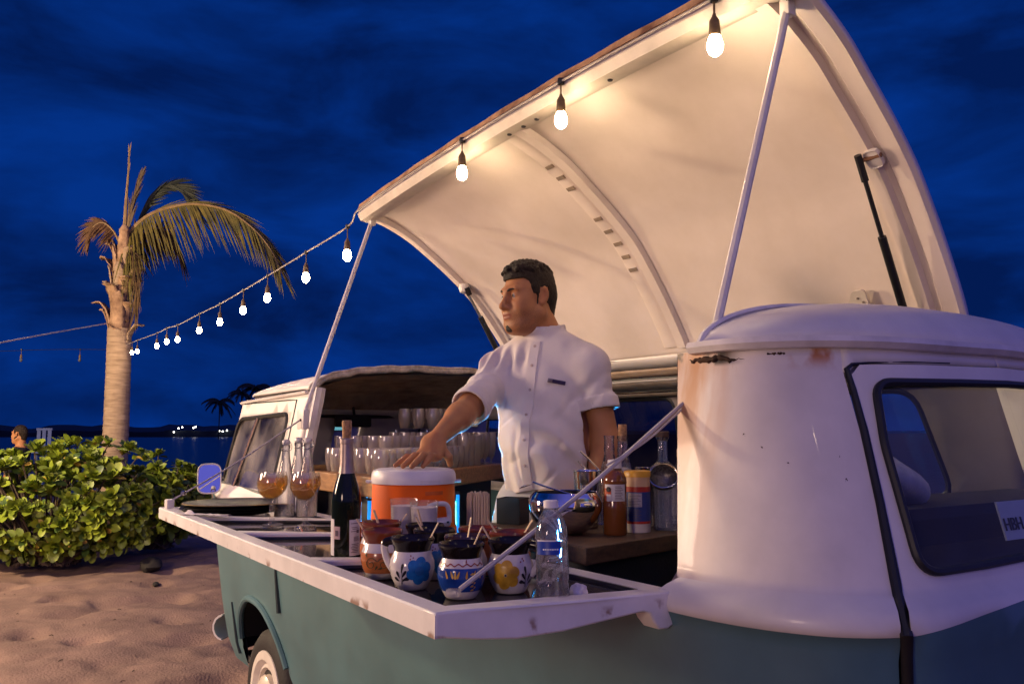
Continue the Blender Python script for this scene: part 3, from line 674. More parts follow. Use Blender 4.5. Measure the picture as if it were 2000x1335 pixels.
V = []; F = []; NX = 36
for i in range(NX + 1):
    for k in range(41): V.append(roofp(k, -2.42 + 2.46 * i / NX))
for i in range(NX):
    for k in range(40): a = i * 41 + k; F.append((a, a + 1, a + 42, a + 41))
rf = vp('raised_roof', V, F, roof_in); solid(rf, .022, -1)
tag(rf, 'raised roof panel with warm lit cream underside')
# rolled rail along the free edge
rail = [(-.012, .035), (-.02, .0), (-.004, -.028), (.03, -.032), (.075, -.018), (.085, .005), (.05, .03)]
Vr = []; Fr = []; m = len(rail)
for i in range(41):
    X = -2.425 + 2.47 * i / 40; p = roofp(0, X)
    for a, b in rail: Vr.append((X, p.y + a, p.z + b))
for i in range(40):
    for k in range(m): k2 = (k + 1) % m; Fr.append((i * m + k, (i + 1) * m + k, (i + 1) * m + k2, i * m + k2))
Fr += [tuple(range(m)), tuple(reversed(range(40 * m, 41 * m)))]
rl = inworld(mk('edge_rail', Vr, Fr, M('rail_cream', (.74, .66, .56), .4, var=.1, vs=10), rf))
Vr = []; Fr = []
for i in range(41):
    X = -2.425 + 2.47 * i / 40; p = roofp(0, X); j = .002 * math.sin(i * 5.1)
    for a, b in ((-.016, .036 + j), (-.022, .026), (-.014, .05 + j), (.02, .046 + j)): Vr.append((X, p.y + a, p.z + b))
for i in range(40):
    for a_, b_ in ((1, 0), (0, 2), (2, 3), (3, 1)): Fr.append((i * 4 + a_, i * 4 + b_, i * 4 + 4 + b_, i * 4 + 4 + a_))
inworld(mk('edge_bead', Vr, Fr, M('rusty_bead', (.46, .27, .14), .7, var=.4, vs=16, col2=(.16, .07, .03)), rf))
for X, y_, n_ in ((-1.05, .06, 0), (-1.13, .055, 1), (-1.22, .06, 2), (-.66, .062, 3)):
    p = roofp(0, X); inworld(mk('screw_hole', *lathe([(0, .0), (.009, 0), (.008, -.004), (0, -.004)], 10), black, rl)); rl.children[-1].location = p + Vector((0, .028, -.0305))
def rib(X, wd, h, name='rib', k0=2, k1=38, mat=None):
    V = []; F = []; pr = [(-wd, 0), (-wd * .75, -h), (wd * .75, -h), (wd, 0)]
    ks = list(range(k0, k1 + 1))
    for k in ks:
        for a, b in pr: V.append(roofp(k, X + a, b))
    for i in range(len(ks) - 1):
        for j in range(3): a = i * 4 + j; F.append((a, a + 1, a + 5, a + 4))
    F += [(0, 1, 2, 3), tuple(range(len(V) - 1, len(V) - 5, -1))]
    return inworld(mk(name, V, F, mat or roof_in, rf))
rb = rib(-1.20, .030, .020)
rib(-1.20 - .075, .042, .006, 'rib_flange')
for k in (9, 11, 13, 18, 20, 22, 24, 26, 31):          # slots pressed into the rib's flange
    p = roofp(k, -1.278, -.0065); q = roofp(k + 1, -1.278, -.0065); t = (q - p).normalized(); nrm = Vector((0, -t.z, t.y)); nrm = nrm if nrm.z > 0 else -nrm
    c = p; ax = Vector((1, 0, 0))
    V = [tuple(c + ax * a + t * b + nrm * d) for d in (-.003, .004) for a, b in ((-.022, -.008), (.022, -.008), (.022, .008), (-.022, .008))]
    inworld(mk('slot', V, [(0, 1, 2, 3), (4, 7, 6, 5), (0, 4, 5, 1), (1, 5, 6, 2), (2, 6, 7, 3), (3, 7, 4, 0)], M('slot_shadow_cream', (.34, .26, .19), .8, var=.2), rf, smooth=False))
rib(-2.40, .024, .022, 'end_rib', 0, 40); rib(-.075, .026, .022, 'end_rib', 0, 40); rib(.005, .034, .008, 'end_flange', 0, 40)
for k, X in ((8, -1.75), (14, -1.8), (20, -.8), (26, -.62), (12, -.55), (30, -1.0), (17, -2.1), (24, -1.6), (33, -.5), (6, -.9)):
    p = roofp(k, X, -.002); inworld(mk('rivet', *lathe([(0, -.005), (.006, -.003), (.008, .002)], 8), roof_in, rf)); rf.children[-1].location = p
# struts, gas springs, hinge plate
pA = roofp(2, -2.40) + Vector((0, 0, -.02)); pB = Vector((-2.355, .052, 1.588))
st = vp('roof_strut', *tube([pA, pB], .0105, 8), white); inworld(mk('strut_clevis', *box(pA, (.03, .028, .055), None, .006), white, st))
pA = roofp(4, -.02) + Vector((0, -.01, -.02)); pB = Vector((-.03, .150, 1.700))
st = vp('roof_strut', *tube([pA, pB], .0105, 8), white); inworld(mk('strut_clevis', *box(pA, (.03, .03, .05), None, .006), white, st)); inworld(mk('bolt', *tube([pA + Vector((.012, -.016, .012)), pA + Vector((.03, -.016, .012))], .006, 6), steel, st))
g0 = roofp(20, -.085, -.045); g1 = roofp(36, -.13, -.05); gm = g0.lerp(g1, .46)
gs = vp('gas_spring', *tube([g0, gm], .007, 8), black)
inworld(mk('spring_body', *tube([gm, g1], .0125, 10), black, gs)); inworld(mk('ball_joint', *tube([g0.lerp(g1, -.06), g0.lerp(g1, .10)], .011, 8), black, gs))
inworld(mk('bolt', *tube([g0 + Vector((0, 0, .012)), g0 + Vector((.06, .01, .016))], .007, 6), M('rusty_bolt', (.25, .12, .06), .7), gs)); inworld(mk('washer', *box(g0 + Vector((.035, .012, .012)), (.045, .012, .055), Matrix.Rotation(R(45), 3, 'X'), .014), white, gs))
gs = vp('gas_spring', *tube([(-2.37, .872, 2.19), (-2.37, .96, 2.06)], .007, 8), M('spring_rod_grey', (.3, .3, .3), .3, metal=.8))
inworld(mk('spring_body', *tube([(-2.37, .955, 2.066), (-2.37, 1.075, 1.87)], .014, 10), black, gs)); inworld(mk('ball_joint', *lathe([(0, -.03), (.024, -.02), (.03, 0), (.024, .02), (0, .03)], 10, (-2.38, .868, 2.205)), white, gs)); inworld(mk('spring_eye', *tube([(-2.355, .865, 2.205), (-2.36, .885, 2.17)], .014, 8), black, gs))
c0 = roofp(37, -.40, -.03); t0 = (roofp(33, -.40) - roofp(38, -.40)).normalized(); n0 = Vector((1, 0, 0)).cross(t0).normalized()
n0 = n0 if n0.dot(CAM - c0) > 0 else -n0; pl2 = rounded([(0, 0), (.115, 0), (.115, .115), (.07, .115), (.05, .08), (0, .055)], .014, 4)
V, F = prism(pl2, -.004, .004); V = [tuple(c0 + Vector((1, 0, 0)) * a + t0 * b + n0 * c) for a, b, c in V]; bm = bmesh.new(); vv = [bm.verts.new(v) for v in V]; [bm.faces.new([vv[k] for k in f]) for f in F]; bmesh.ops.recalc_face_normals(bm, faces=bm.faces); me = bpy.data.meshes.new('hinge_plate'); bm.to_mesh(me); bm.free(); me.materials.append(M('rail_cream', (.74, .66, .56)))
hp = inworld(lk('hinge_plate', me, van))
for a, b in ((.085, .025), (.085, .055), (.085, .09), (.1, .04), (.1, .075)): q = inworld(mk('screw_hole', *lathe([(0, .003), (.004, .002), (.004, -.003), (0, -.003)], 8), taupe, hp)); q.location = c0 + Vector((1, 0, 0)) * a + t0 * b + n0 * .005

# ---- folded-down side used as a counter
tr = thing('t', None, None); bpy.data.objects.remove(tr)
OUT = lambda X: -.525 - .04 * (X + 2.43) / 2.43
zt = lambda y: 1.172 + .018 * min(1, max(0, -y / .52))
def bar(p, q, wd, h, drop=0):
    p = Vector(p); q = Vector(q); t = (q - p).normalized(); s = t.cross(Vector((0, 0, 1))).normalized() * wd / 2
    V = [];
    for c in (p, q):
        for a, b in ((-1, -h), (1, -h), (1, -.004), (.86, 0), (-.86, 0), (-1, -.004)): V.append(tuple(c + s * a + Vector((0, 0, b))))
    F = [(i, (i + 1) % 6, 6 + (i + 1) % 6, 6 + i) for i in range(6)] + [tuple(reversed(range(6))), tuple(range(6, 12))]
    return V, F
A_ = Vector((-2.435, OUT(-2.435), 1.190)); B_ = Vector((.0, OUT(0), 1.190))
fs = vp('fold_down_counter', *bar(A_ + Vector((0, .024, 0)), B_ + Vector((0, .024, 0)), .048, .043), tray_white)
tag(fs, 'fold-down cream side panel serving as a counter')
inworld(mk('hinge_side_rail', *bar((-2.43, -.03, 1.174), (-.005, -.03, 1.174), .056, .03), tray_white, fs))
inworld(mk('front_end_rail', *bar((-2.412, OUT(-2.4) + .05, 1.188), (-2.412, -.058, 1.175), .046, .035), tray_white, fs))
# curved rear end with its scalloped lower edge
top = [(y, zt(y) + .001) for y in np.linspace(B_.y + .0, -.004, 12)]
bot = [(-.004, 1.112), (-.03, 1.100), (-.055, 1.102), (-.07, 1.118), (-.08, 1.136), (-.10, 1.142), (-.2, 1.136), (-.3, 1.129), (-.4, 1.128), (-.48, 1.136), (B_.y, 1.149)]
poly = top + bot; n = len(poly); V = []; 
for X in (-.048, .0): V += [(X + .010 * math.sin(PI * min(1, -y / .56)) * (1 if X == 0 else 0), y, z) for y, z in poly]
F = [(i, (i + 1) % n, n + (i + 1) % n, n + i) for i in range(n)]; F = [tuple(reversed(f)) for f in F]
F += [tuple(range(n)), tuple(reversed(range(n, 2 * n)))]
bm = bmesh.new(); vs_ = [bm.verts.new(v) for v in V]; [bm.faces.new([vs_[i] for i in f]) for f in F]; bmesh.ops.recalc_face_normals(bm, faces=bm.faces)
me = bpy.data.meshes.new('rear_end_rail'); bm.to_mesh(me); bm.free(); me.materials.append(tray_white); re_ = inworld(lk('rear_end_rail', me, fs, angle=35))
b_ = re_.modifiers.new('edge', 'BEVEL'); b_.width = .004; b_.segments = 2; b_.limit_method = 'ANGLE'; b_.angle_limit = R(50)
bars = []
for (x0, x1) in ((-2.02, -1.74), (-1.435, -1.185), (-.752, -.555)):
    bars.append((x0, x1)); inworld(mk('cross_bar', *bar((x0, OUT(x0) + .045, 1.187), (x1, -.056, 1.175), .055, .024), tray_white, fs))
ed = [(-2.39, -2.39)] + bars + [(-.045, -.045)]
for i in range(4):
    (a0, a1), (b0, b1) = ed[i], ed[i + 1]; m0 = .03 if i else 0; m1 = .03 if i < 3 else 0
    q = [(a0 + m0, OUT(a0) + .045), (b0 - m1, OUT(b0) + .045), (b1 - m1, -.058), (a1 + m0, -.058)]
    inworld(mk('pane', *prism(q, 1.158, 1.164), tray_glass, fs, smooth=False))
    inworld(mk('pane_backing', *prism(q, 1.136, 1.146), M('tray_backing', (.20, .185, .17), .35, var=.25, vs=6), fs, smooth=False))
    rb_ = dense(rounded(q, .03, 4), .1); inworld(mk('rubber_seal', *tube([(a, b, 1.166) for a, b in rb_ + rb_[:1]], .0075, 6), black, fs))
# stays holding the counter
s0 = Vector((-2.375, OUT(-2.37) + .028, 1.215)); s1 = Vector((-2.335, .022, 1.545))
sy = vp('counter_stay', *tube(bez([s0, s0.lerp(s1, .5) + Vector((0, 0, -.012)), s1], 16), .0038, 6), cable_m)
inworld(mk('stay_bracket', *box(s0 + Vector((0, 0, -.008)), (.05, .03, .036), None, .006), white, sy)); inworld(mk('clamp', *lathe([(0, -.012), (.011, -.006), (.011, .006), (0, .012)], 8, s0.lerp(s1, .10)), steel, sy))
s0 = Vector((-.125, -.445, 1.20)); s1 = Vector((-.055, .080, 1.560))
sy = vp('counter_stay', *tube(bez([s0, s0.lerp(s1, .5) + Vector((0, 0, -.010)), s1], 20), .0048, 6), cable_m)
inworld(mk('loop_end', *tube(bez([s0.lerp(s1, .62) + Vector((0, 0, .004)), s0.lerp(s1, .82) + Vector((0, -.006, -.018)), s1 + Vector((0, 0, -.01))], 12), .0023, 6), cable_m, sy))
inworld(mk('clear_tab', *box(s0 + Vector((-.004, -.012, -.006)), (.026, .022, .016), Matrix.Rotation(R(35), 3, 'Z'), .006), thin_mat('clear_tab_plastic', (.9, .88, .9), .3, (.75, .7, .72), .15), sy)); inworld(mk('sleeve', *tube([s0, s0.lerp(s1, .13)], .0038, 8), MATS['clear_tab_plastic'], sy))
# small hook on the second crossbar
hk = inworld(mk('hook', *tube(bez([(-1.335, -.32, 1.186), (-1.335, -.325, 1.197), (-1.332, -.332, 1.202), (-1.328, -.338, 1.196)], 10), .0028, 6), steel, fs))

# ---- bar plank, cabinet and dark counter inside
plank = [(-1.672, .085), (-2.34, .085), (-2.95, .16), (-3.02, 1.30), (-2.62, 1.27)]
bpk = vp('bar_plank', *prism(plank, 1.246, 1.325), wood); b_ = bpk.modifiers.new('edge', 'BEVEL'); b_.width = .005; b_.segments = 2
vp('bar_cabinet', *prism([(-1.86, .16), (-2.9, .16), (-3.0, 1.3), (-2.74, 1.25)], .36, 1.244), dark)
cnt = [(-.33, .02), (-.95, .10), (-.93, .22), (-.84, .44), (-.62, .72), (-.50, .72)]
dk = vp('dark_counter', *prism(cnt, 1.178, 1.221), dark_wood); b_ = dk.modifiers.new('edge', 'BEVEL'); b_.width = .003; b_.segments = 2
inworld(mk('counter_base', *prism([(-.37, .075), (-.90, .125), (-.88, .2), (-.60, .68), (-.50, .68)], .36, 1.177), navy, dk))
# ================================================================== THINGS ON THE COUNTER
ZT = 1.165                                           # top of the tray's panes
def prad(prof, z):
    zs = sorted(prof, key=lambda p: p[1]); return float(np.interp(z, [p[1] for p in zs], [p[0] for p in zs]))
def face_cam(x, y): return math.atan2(CAM.y - y, CAM.x - x)
def decal(prof, a0, z0, shape, off=.0007, rings=(0, .35, .7, 1)):   # a flat painted shape laid on a turned surface; shape in metres (sideways, up), sideways + = to the viewer's right
    V = []; F = []; n = len(shape)
    cx = sum(p[0] for p in shape) / n; cz = sum(p[1] for p in shape) / n
    def pt(sx, sz):
        z = z0 + sz; r = prad(prof, z) + off; a = a0 + sx / max(r, .01); return (r * math.cos(a), r * math.sin(a), z)
    V.append(pt(cx, cz))
    for t in rings[1:]: V += [pt(cx + (p[0] - cx) * t, cz + (p[1] - cz) * t) for p in shape]
    for k in range(n): F.append((0, 1 + k, 1 + (k + 1) % n))
    for j in range(len(rings) - 2):
        for k in range(n): a = 1 + j * n + k; b = 1 + j * n + (k + 1) % n; F.append((a, a + n, b + n, b))
    return V, F
def ellip(cx, cz, a, b, rot=0, n=18): return [(cx + a * math.cos(t) * math.cos(rot) - b * math.sin(t) * math.sin(rot), cz + a * math.cos(t) * math.sin(rot) + b * math.sin(t) * math.cos(rot)) for t in np.linspace(0, 2 * PI, n, endpoint=False)]
def drop(cx, cz, l, w, rot, n=14):                    # teardrop, round end away along rot
    out = []
    for t in np.linspace(0, 2 * PI, n, endpoint=False):
        x = l * (.5 + .5 * math.cos(t)); y = w * math.sin(t) * (.25 + .75 * (.5 + .5 * math.cos(t))); out.append((cx + x * math.cos(rot) - y * math.sin(rot), cz + x * math.sin(rot) + y * math.cos(rot)))
    return out
def rectd(x0, z0, x1, z1, n=6): return [(x0 + (x1 - x0) * i / n, z0) for i in range(n)] + [(x1, z0 + (z1 - z0) * i / 3) for i in range(3)] + [(x1 - (x1 - x0) * i / n, z1) for i in range(n)] + [(x0, z1 - (z1 - z0) * i / 3) for i in range(3)]
def sheet(prof, a0, s0, s1, z0, z1, off=.0008, n=14, m=6):   # rectangular label on a turned surface
    V = []; F = []
    for j in range(m + 1):
        z = z0 + (z1 - z0) * j / m; r = prad(prof, z) + off
        for i in range(n + 1): a = a0 + (s0 + (s1 - s0) * i / n) / r; V.append((r * math.cos(a), r * math.sin(a), z))
    for j in range(m):
        for i in range(n): a = j * (n + 1) + i; F.append((a, a + 1, a + n + 2, a + n + 1))
    return V, F

# ---- glazed clay mugs
PROF = [(.0, .0), (.030, .0), (.034, .004), (.043, .022), (.0485, .042), (.0475, .058), (.041, .074), (.0375, .082), (.040, .090), (.0450, .099), (.0465, .104), (.0440, .107), (.0405, .103), (.036, .09), (.034, .082), (.042, .06), (.043, .04), (.03, .012), (0, .010)]
def mug(x, y, cols, label, deco=None, handle=None, s=1.0, z=ZT + .001):
    t = thing('clay_mug', label, 'mug', (x, y, z), 0, 'clay mugs crowded at the counter end'); t.scale = (s,) * 3
    body_m, rim_m = cols; a0 = face_cam(x, y)
    mk('body', *lathe(PROF[:8] + PROF[14:], 36), body_m, t)
    rimp = [(.0385, .079), (.0412, .089), (.0462, .098), (.0478, .104), (.0452, .1085), (.0405, .105), (.0362, .091), (.0350, .082)]
    wob = lathe(rimp, 36); mk('rim', wob[0], wob[1], rim_m, t)
    if handle is not None:
        a = a0 + handle; ca, sa = math.cos(a), math.sin(a)
        pts = [(.040 * ca, .040 * sa, .099), (.062 * ca, .062 * sa, .094), (.066 * ca, .066 * sa, .078), (.057 * ca, .057 * sa, .052), (.045 * ca, .045 * sa, .036)]
        pb = bez(pts, 14); mk('handle', *tube(pb, [.0085] * 5 + [.0078] * 10, 10), body_m, t); mk('handle_top', *tube(pb[:6], .0092, 10), rim_m, t)
    if deco: deco(t, a0)
    return t
mw = M('glazed_white', (.66, .60, .56), .16, var=.08, vs=30, coat=.5); mor = M('glazed_orange', (.50, .16, .05), .2, var=.15, vs=30, coat=.5)
rblack = M('glazed_black', (.012, .008, .007), .13, var=.1, spec=.4); rbrown = M('glazed_brown', (.20, .045, .015), .14, var=.25, vs=25, coat=.1, col2=(.10, .02, .01))
pblue = M('paint_sky_blue', (.02, .16, .42), .25, var=.25, vs=60, col2=(.01, .09, .30)); pdblue = M('paint_deep_blue', (.012, .05, .26), .22, var=.2, vs=40, coat=.4)
pyel = M('paint_yellow', (.60, .34, .03), .3, var=.3, vs=50, col2=(.42, .20, .015)); pred = M('paint_red', (.28, .03, .012), .3); pblk = M('paint_black', (.015, .012, .018), .3); pgrn = M('paint_olive', (.07, .07, .02), .3)
def joined(t, name, mat, a0, shapes, off=.0008, prof=PROF[:8]):
    m = MB()
    for sh, z0 in shapes: m.add(*decal(prof, a0, z0, sh, off))
    return m.mk(name, mat, t, angle=0)
def sprig(cx, cz, sg=1): return [(drop(cx + sg * dx, cz + dz, l, .0042, r if sg > 0 else PI - r), 0) for dx, dz, l, r in ((0, 0, .016, R(35)), (.0, .008, .018, R(60)), (-.002, .018, .020, R(78)), (0, .004, .016, R(5)), (-.005, .006, .018, R(120)), (-.006, .0, .016, R(150)))] + [([(cx - .001, cz - .006), (cx + .001, cz - .006), (cx + .001, cz + .03), (cx - .001, cz + .03)], 0)]
def petals(cx, cz, r, n=6, k=.62): return [(ellip(cx + r * k * math.cos(2 * PI * i / n + .4), cz + r * k * math.sin(2 * PI * i / n + .4), r * .52, r * .46, 2 * PI * i / n), 0) for i in range(n)]
def deco_blue(t, a0):
    for i, (p, z) in enumerate(petals(.016, .042, .026)): mk('painted_petal', *decal(PROF[:8], a0, 0, p, .0007 + .0001 * i), pblue, t, angle=0)
    mk('flower_eye', *decal(PROF[:8], a0, 0, ellip(.016, .042, .010, .009), .0015), M('paint_mid_blue', (.015, .10, .32), .3), t, angle=0)
    joined(t, 'painted_leaves', pblk, a0, sprig(-.022, .020)); joined(t, 'painted_dots', pred, a0, [(ellip(-.004 + dx, .066 + dz, .0016, .0016, 0, 8), 0) for dx, dz in ((0, 0), (.006, .003), (.001, .007))])
def deco_yellow(t, a0):
    for i, (p, z) in enumerate(petals(-.010, .040, .027)): mk('painted_petal', *decal(PROF[:8], a0, 0, p, .0007 + .0001 * i), pyel, t, angle=0)
    joined(t, 'flower_eye', pblk, a0, [(ellip(-.010, .040, .0022, .0022, 0, 8), 0)], .0016)
    joined(t, 'painted_leaves', pblk, a0, sprig(.034, .020, -1)); joined(t, 'painted_dots', pred, a0, [(ellip(.022 + dx, .066 + dz, .0018, .0018, 0, 8), 0) for dx, dz in ((0, 0), (.007, .002), (.004, .006))])
def deco_band(t, a0):
    zz = np.linspace(.016, .062, 14); mk('painted_band', *lathe([(prad(PROF[:8], z) + .0006, z) for z in zz], 40), pdblue, t)
    sh = [(drop(x, .058, .016, .0032, R(-90) + r), 0) for x, r in ((-.034, .3), (-.022, .35), (-.012, 0), (-.003, -.35), (.012, -.1), (.030, -.3), (.042, 0))]
    sh += [(drop(.018, .018 + i * .008, .008, .0028, R(20)), 0) for i in range(5)] + [(drop(.026, .022 + i * .009, .006, .002, R(50)), 0) for i in range(3)]
    joined(t, 'painted_drops', pyel, a0, sh, .0013)
    n = 60; V = []; F = []
    for i in range(n + 1):
        s = -.06 + .12 * i / n; zc = .0685 + .0022 * math.sin(i * .75)
        for dz in (-.0013, .0013): r = prad(PROF[:8], zc + dz) + .0008; a = a0 + s / r; V.append((r * math.cos(a), r * math.sin(a), zc + dz))
    for i in range(n): F.append((2 * i, 2 * i + 2, 2 * i + 3, 2 * i + 1))
    mk('painted_wave', V, F, pred, t, angle=0); joined(t, 'painted_drops', pred, a0, [(drop(.010, .080, .008, .002, R(-90)), 0)])
def deco_scroll(t, a0):
    zz = np.linspace(.014, .060, 12); mk('painted_band', *lathe([(prad(PROF[:8], z) + .0006, z) for z in zz], 40), mor, t)
    for cx, sg in ((.004, 1), (-.026, -1), (.032, 1)):
        pts = [];
        for i in range(26):
            th = i * .36; rr = .0025 + .0005 * i; pts.append((cx + sg * rr * math.cos(th), .036 + rr * math.sin(th)))
        V = [];
        for sx, sz in pts: r = prad(PROF[:8], sz) + .001; a = a0 + sx / r; V.append((r * math.cos(a), r * math.sin(a), sz))
        mk('painted_scroll', *tube(V, .0009, 5), pgrn, t)
    joined(t, 'painted_leaves', pgrn, a0, [(drop(x, z, .012, .003, R(r)), 0) for x, z, r in ((-.016, .022, 60), (-.010, .024, 20), (.016, .02, 100), (.022, .05, 40), (-.036, .05, 120), (.0, .054, 20))], .0012)
mug(-.361, -.427, (mw, rblack), 'white clay mug with big sky-blue flower, black rim and side handle', deco_blue, -2.0)
mug(-.217, -.389, (mw, rblack), 'deep blue banded clay mug with yellow drops and red wavy line', deco_band)
mug(-.213, -.273, (mw, rblack), 'white clay mug with yellow flower and black rim beside the water bottle', deco_yellow, 1.25)
mug(-.520, -.424, (mw, rbrown), 'orange scroll-painted clay mug with brown rim beside the wine bottle', deco_scroll)
mug(-.640, -.372, (mw, rbrown), 'brown-rimmed clay mug directly behind the orange scroll-painted mug', deco_scroll, s=1.05)
mug(-.572, -.287, (mw, rblack), 'black-rimmed clay mug below the milky drink cups', None, s=1.0)
mug(-.452, -.325, (mw, rblack), 'black-rimmed clay mug just behind the sky-blue flower mug', deco_blue, s=1.02)
mug(-.322, -.318, (mw, M('glazed_umber', (.06, .025, .012), .12, var=.3, coat=.6)), 'dark umber-rimmed clay mug just behind the deep blue banded mug', None)
mug(-.440, -.215, (mor, rbrown), 'orange-brown clay mug in front of the bundle of sticks', None)
mug(-.330, -.198, (mor, rbrown), 'orange-brown clay mug behind the yellow flower mug', None)
sticks = [(-.361, -.427, .030, .010, R(62), .5, 'in the sky-blue flower mug'), (-.217, -.389, .014, .012, R(66), .4, 'in the deep blue banded mug'), (-.213, -.273, -.030, .016, R(58), 2.6, 'in the yellow flower mug'),
          (-.520, -.424, -.026, -.008, R(55), 2.7, 'in the orange scroll-painted mug'), (-.640, -.372, .020, .01, R(66), 2.2, 'in the mug behind the orange scroll-painted one, leaning left'), (-.640, -.372, .028, -.005, R(55), .55, 'in the mug behind the orange scroll-painted one, leaning right'),
          (-.452, -.325, -.006, .005, R(60), 2.5, 'in the mug behind the sky-blue flower mug'), (-.572, -.287, .01, .0, R(72), 2.3, 'in the mug below the milky drinks'), (-.322, -.318, -.004, .008, R(80), .8, 'in the umber-rimmed mug'),
          (-.330, -.198, -.006, .002, R(56), 2.5, 'in the orange-brown mug behind the yellow flower mug, leaning left'), (-.330, -.198, .012, .004, R(56), .7, 'in the orange-brown mug behind the yellow flower mug, leaning right')]
for x, y, sx, sy_, el, side, wh in sticks:
    hd = RT * math.cos(side) + D * math.sin(side) * .4; hd.normalize(); dr = hd * math.cos(el) + Vector((0, 0, math.sin(el)))
    p = Vector((x, y, ZT + .055)) + RT * sx * .5; q = p + dr * .078
    rot = dr.to_track_quat('Z', 'Y').to_matrix(); c = (p + q) / 2 + Vector((0, 0, .006))
    tag(mk('stir_stick', *box((0, 0, 0), (.0075, .0022, .095), rot, .0008), pale_wood, loc=c), 'pale wooden stir stick ' + wh, 'stick', 'stir sticks in the clay mugs')

# ---- wine bottle with cork
wbp = [(0, .0), (.034, .0), (.0375, .004), (.0378, .02), (.0378, .150), (.036, .170), (.029, .198), (.019, .228), (.0155, .25), (.0148, .30), (.0165, .302), (.0165, .312), (.0145, .314), (0, .314)]
t = thing('wine_bottle', 'dark wine bottle with foil neck and cork standing on the counter', 'bottle', (-.792, -.398, ZT + .001)); t.rotation_euler = (R(1.5), R(1.8), 0)
a0 = face_cam(-.792, -.398)
mk('glass', *lathe(wbp, 36), M('wine_bottle_glass', (.008, .012, .006), .06, var=.1, spec=.35), t)
fp_ = [(r + .0012, z) for r, z in ((.0195, .225), (.0158, .25), (.0150, .30), (.0168, .302), (.0168, .3125), (.0145, .3148), (0, .315))]; mk('foil', *lathe(fp_, 28), M('copper_foil', (.42, .33, .29), .40, metal=.6, var=.12, vs=40), t)
mk('cork', *lathe([(0, .300), (.0105, .302), (.0118, .33), (.0125, .356), (.0115, .360), (0, .360)], 16), cork, t)
paper = M('label_paper', (.62, .58, .58), .6, var=.06, vs=20)
lb = mk('label', *sheet(wbp, a0, .008, .042, .020, .110), paper, t, angle=0)
m = MB()
for i, z in enumerate((.100, .090, .086, .080, .048, .044, .040, .036, .032, .028)): m.add(*sheet(wbp, a0, .012 + .002 * (i % 3), .036 - .003 * (i % 2), z, z + .0016, .0013, 6, 1))
for i in range(9): m.add(*sheet(wbp, a0, .020 + i * .0018, .0209 + i * .0018, .056, .068, .0013, 1, 1))
m.add(*sheet(wbp, a0, .028, .037, .076, .084, .0013, 3, 1)); m.mk('label_print', M('print_ink', (.12, .08, .10), .6), lb, angle=0)
mk('label', *sheet(wbp, a0, -.058, -.034, .020, .112), paper, t, angle=0)
lb = mk('tax_label', *sheet(wbp, a0, -.036, -.016, .062, .094, .0016), M('pink_paper', (.55, .38, .36), .6), t, angle=0)
mk('label_print', *sheet(wbp, a0, -.030, -.021, .070, .084, .0021, 4, 2), M('print_ink', (.12, .08, .10)), lb, angle=0)

# ---- orange drinks cooler
cx_, cy_ = -.905, -.150
t = thing('drinks_cooler', 'round orange drinks cooler with white lid under the barman\'s hand', 'cooler', (cx_, cy_, ZT + .001)); a0 = face_cam(cx_, cy_)
org = M('orange_plastic', (.82, .125, .006), .62, var=.05, vs=14, bump=.05, bs=180, spec=.2); wpl = M('white_plastic', (.74, .70, .70), .4, var=.05, vs=12)
cprof = [(0, 0), (.121, 0), (.124, .006), (.1235, .062), (.120, .068), (.1195, .072), (.1165, .178), (.113, .188), (0, .19)]
mk('body', *lathe(cprof, 56), org, t)
mk('lid', *lathe([(.112, .186), (.1195, .186), (.1205, .190), (.119, .212), (.114, .222), (.102, .2265), (.06, .2285), (0, .229)], 56), wpl, t)
for sa in (1.48, -1.5): mk('lid_tab', *box((.122 * math.cos(a0 + sa), .122 * math.sin(a0 + sa), .191), (.026, .022, .008), Matrix.Rotation(a0 + sa, 3, 'Z'), .003), wpl, t)
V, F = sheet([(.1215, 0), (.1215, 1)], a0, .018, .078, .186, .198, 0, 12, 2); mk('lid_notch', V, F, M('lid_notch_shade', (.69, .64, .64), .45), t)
V, F = sheet([(.1175, .1), (.1166, .2)], a0, .032, .088, .158, .168, .001, 12, 2); mk('finger_recess', V, F, M('orange_recess_shade', (.58, .10, .010), .6), t)  # flat sheet; the recess's shade is put into its darker orange
am = a0 + .45; ca, sa = math.cos(am), math.sin(am); tx, ty = -sa, ca
hpnt = lambda s, z, d=.014: (ca * (prad(cprof, min(z, .17)) + d) + tx * s, sa * (prad(cprof, min(z, .17)) + d) + ty * s, z)
hd_ = mk('handle', *tube(bez([hpnt(-.034, .088), hpnt(-.030, .118), hpnt(-.012, .132, .016), hpnt(.02, .136, .016), hpnt(.038, .130), hpnt(.044, .112), hpnt(.044, .084)], 26), .0068, 10), wpl, t)
mk('handle_base', *tube([hpnt(-.034, .082, .008), hpnt(.046, .086, .008)], [.013, .013], 8), wpl, hd_)
for s in (-.014, .036): mk('screw', *lathe([(0, -.003), (.0035, -.002), (.0035, .002), (0, .003)], 8, hpnt(s, .086, .0225)), black, hd_)

# ---- plastic cups with a milky drink
for i, (x, y, lab) in enumerate(((-.722, -.270, 'clear plastic cup of milky drink, the taller-looking one further left'), (-.648, -.250, 'clear plastic cup of milky drink beside the cooler handle'))):
    t = thing('plastic_cup', lab, 'cup', (x, y, ZT + .001 if i == 0 else 1.186), 0, 'cups of milky drink')
    h = .158 if i == 0 else .136
    mk('cup', *lathe([(0, .0), (.027, .0), (.036, h - .004), (.0375, h - .002), (.0375, h), (.0352, h), (.0262, .002), (0, .002)], 30), PLAST, t)
    mk('drink', *lathe([(0, .003), (.0258, .003), (.0342, h * .89), (0, h * .89)], 30), M('milky_drink', (.86, .78, .73), .4, var=.08, vs=30), t)
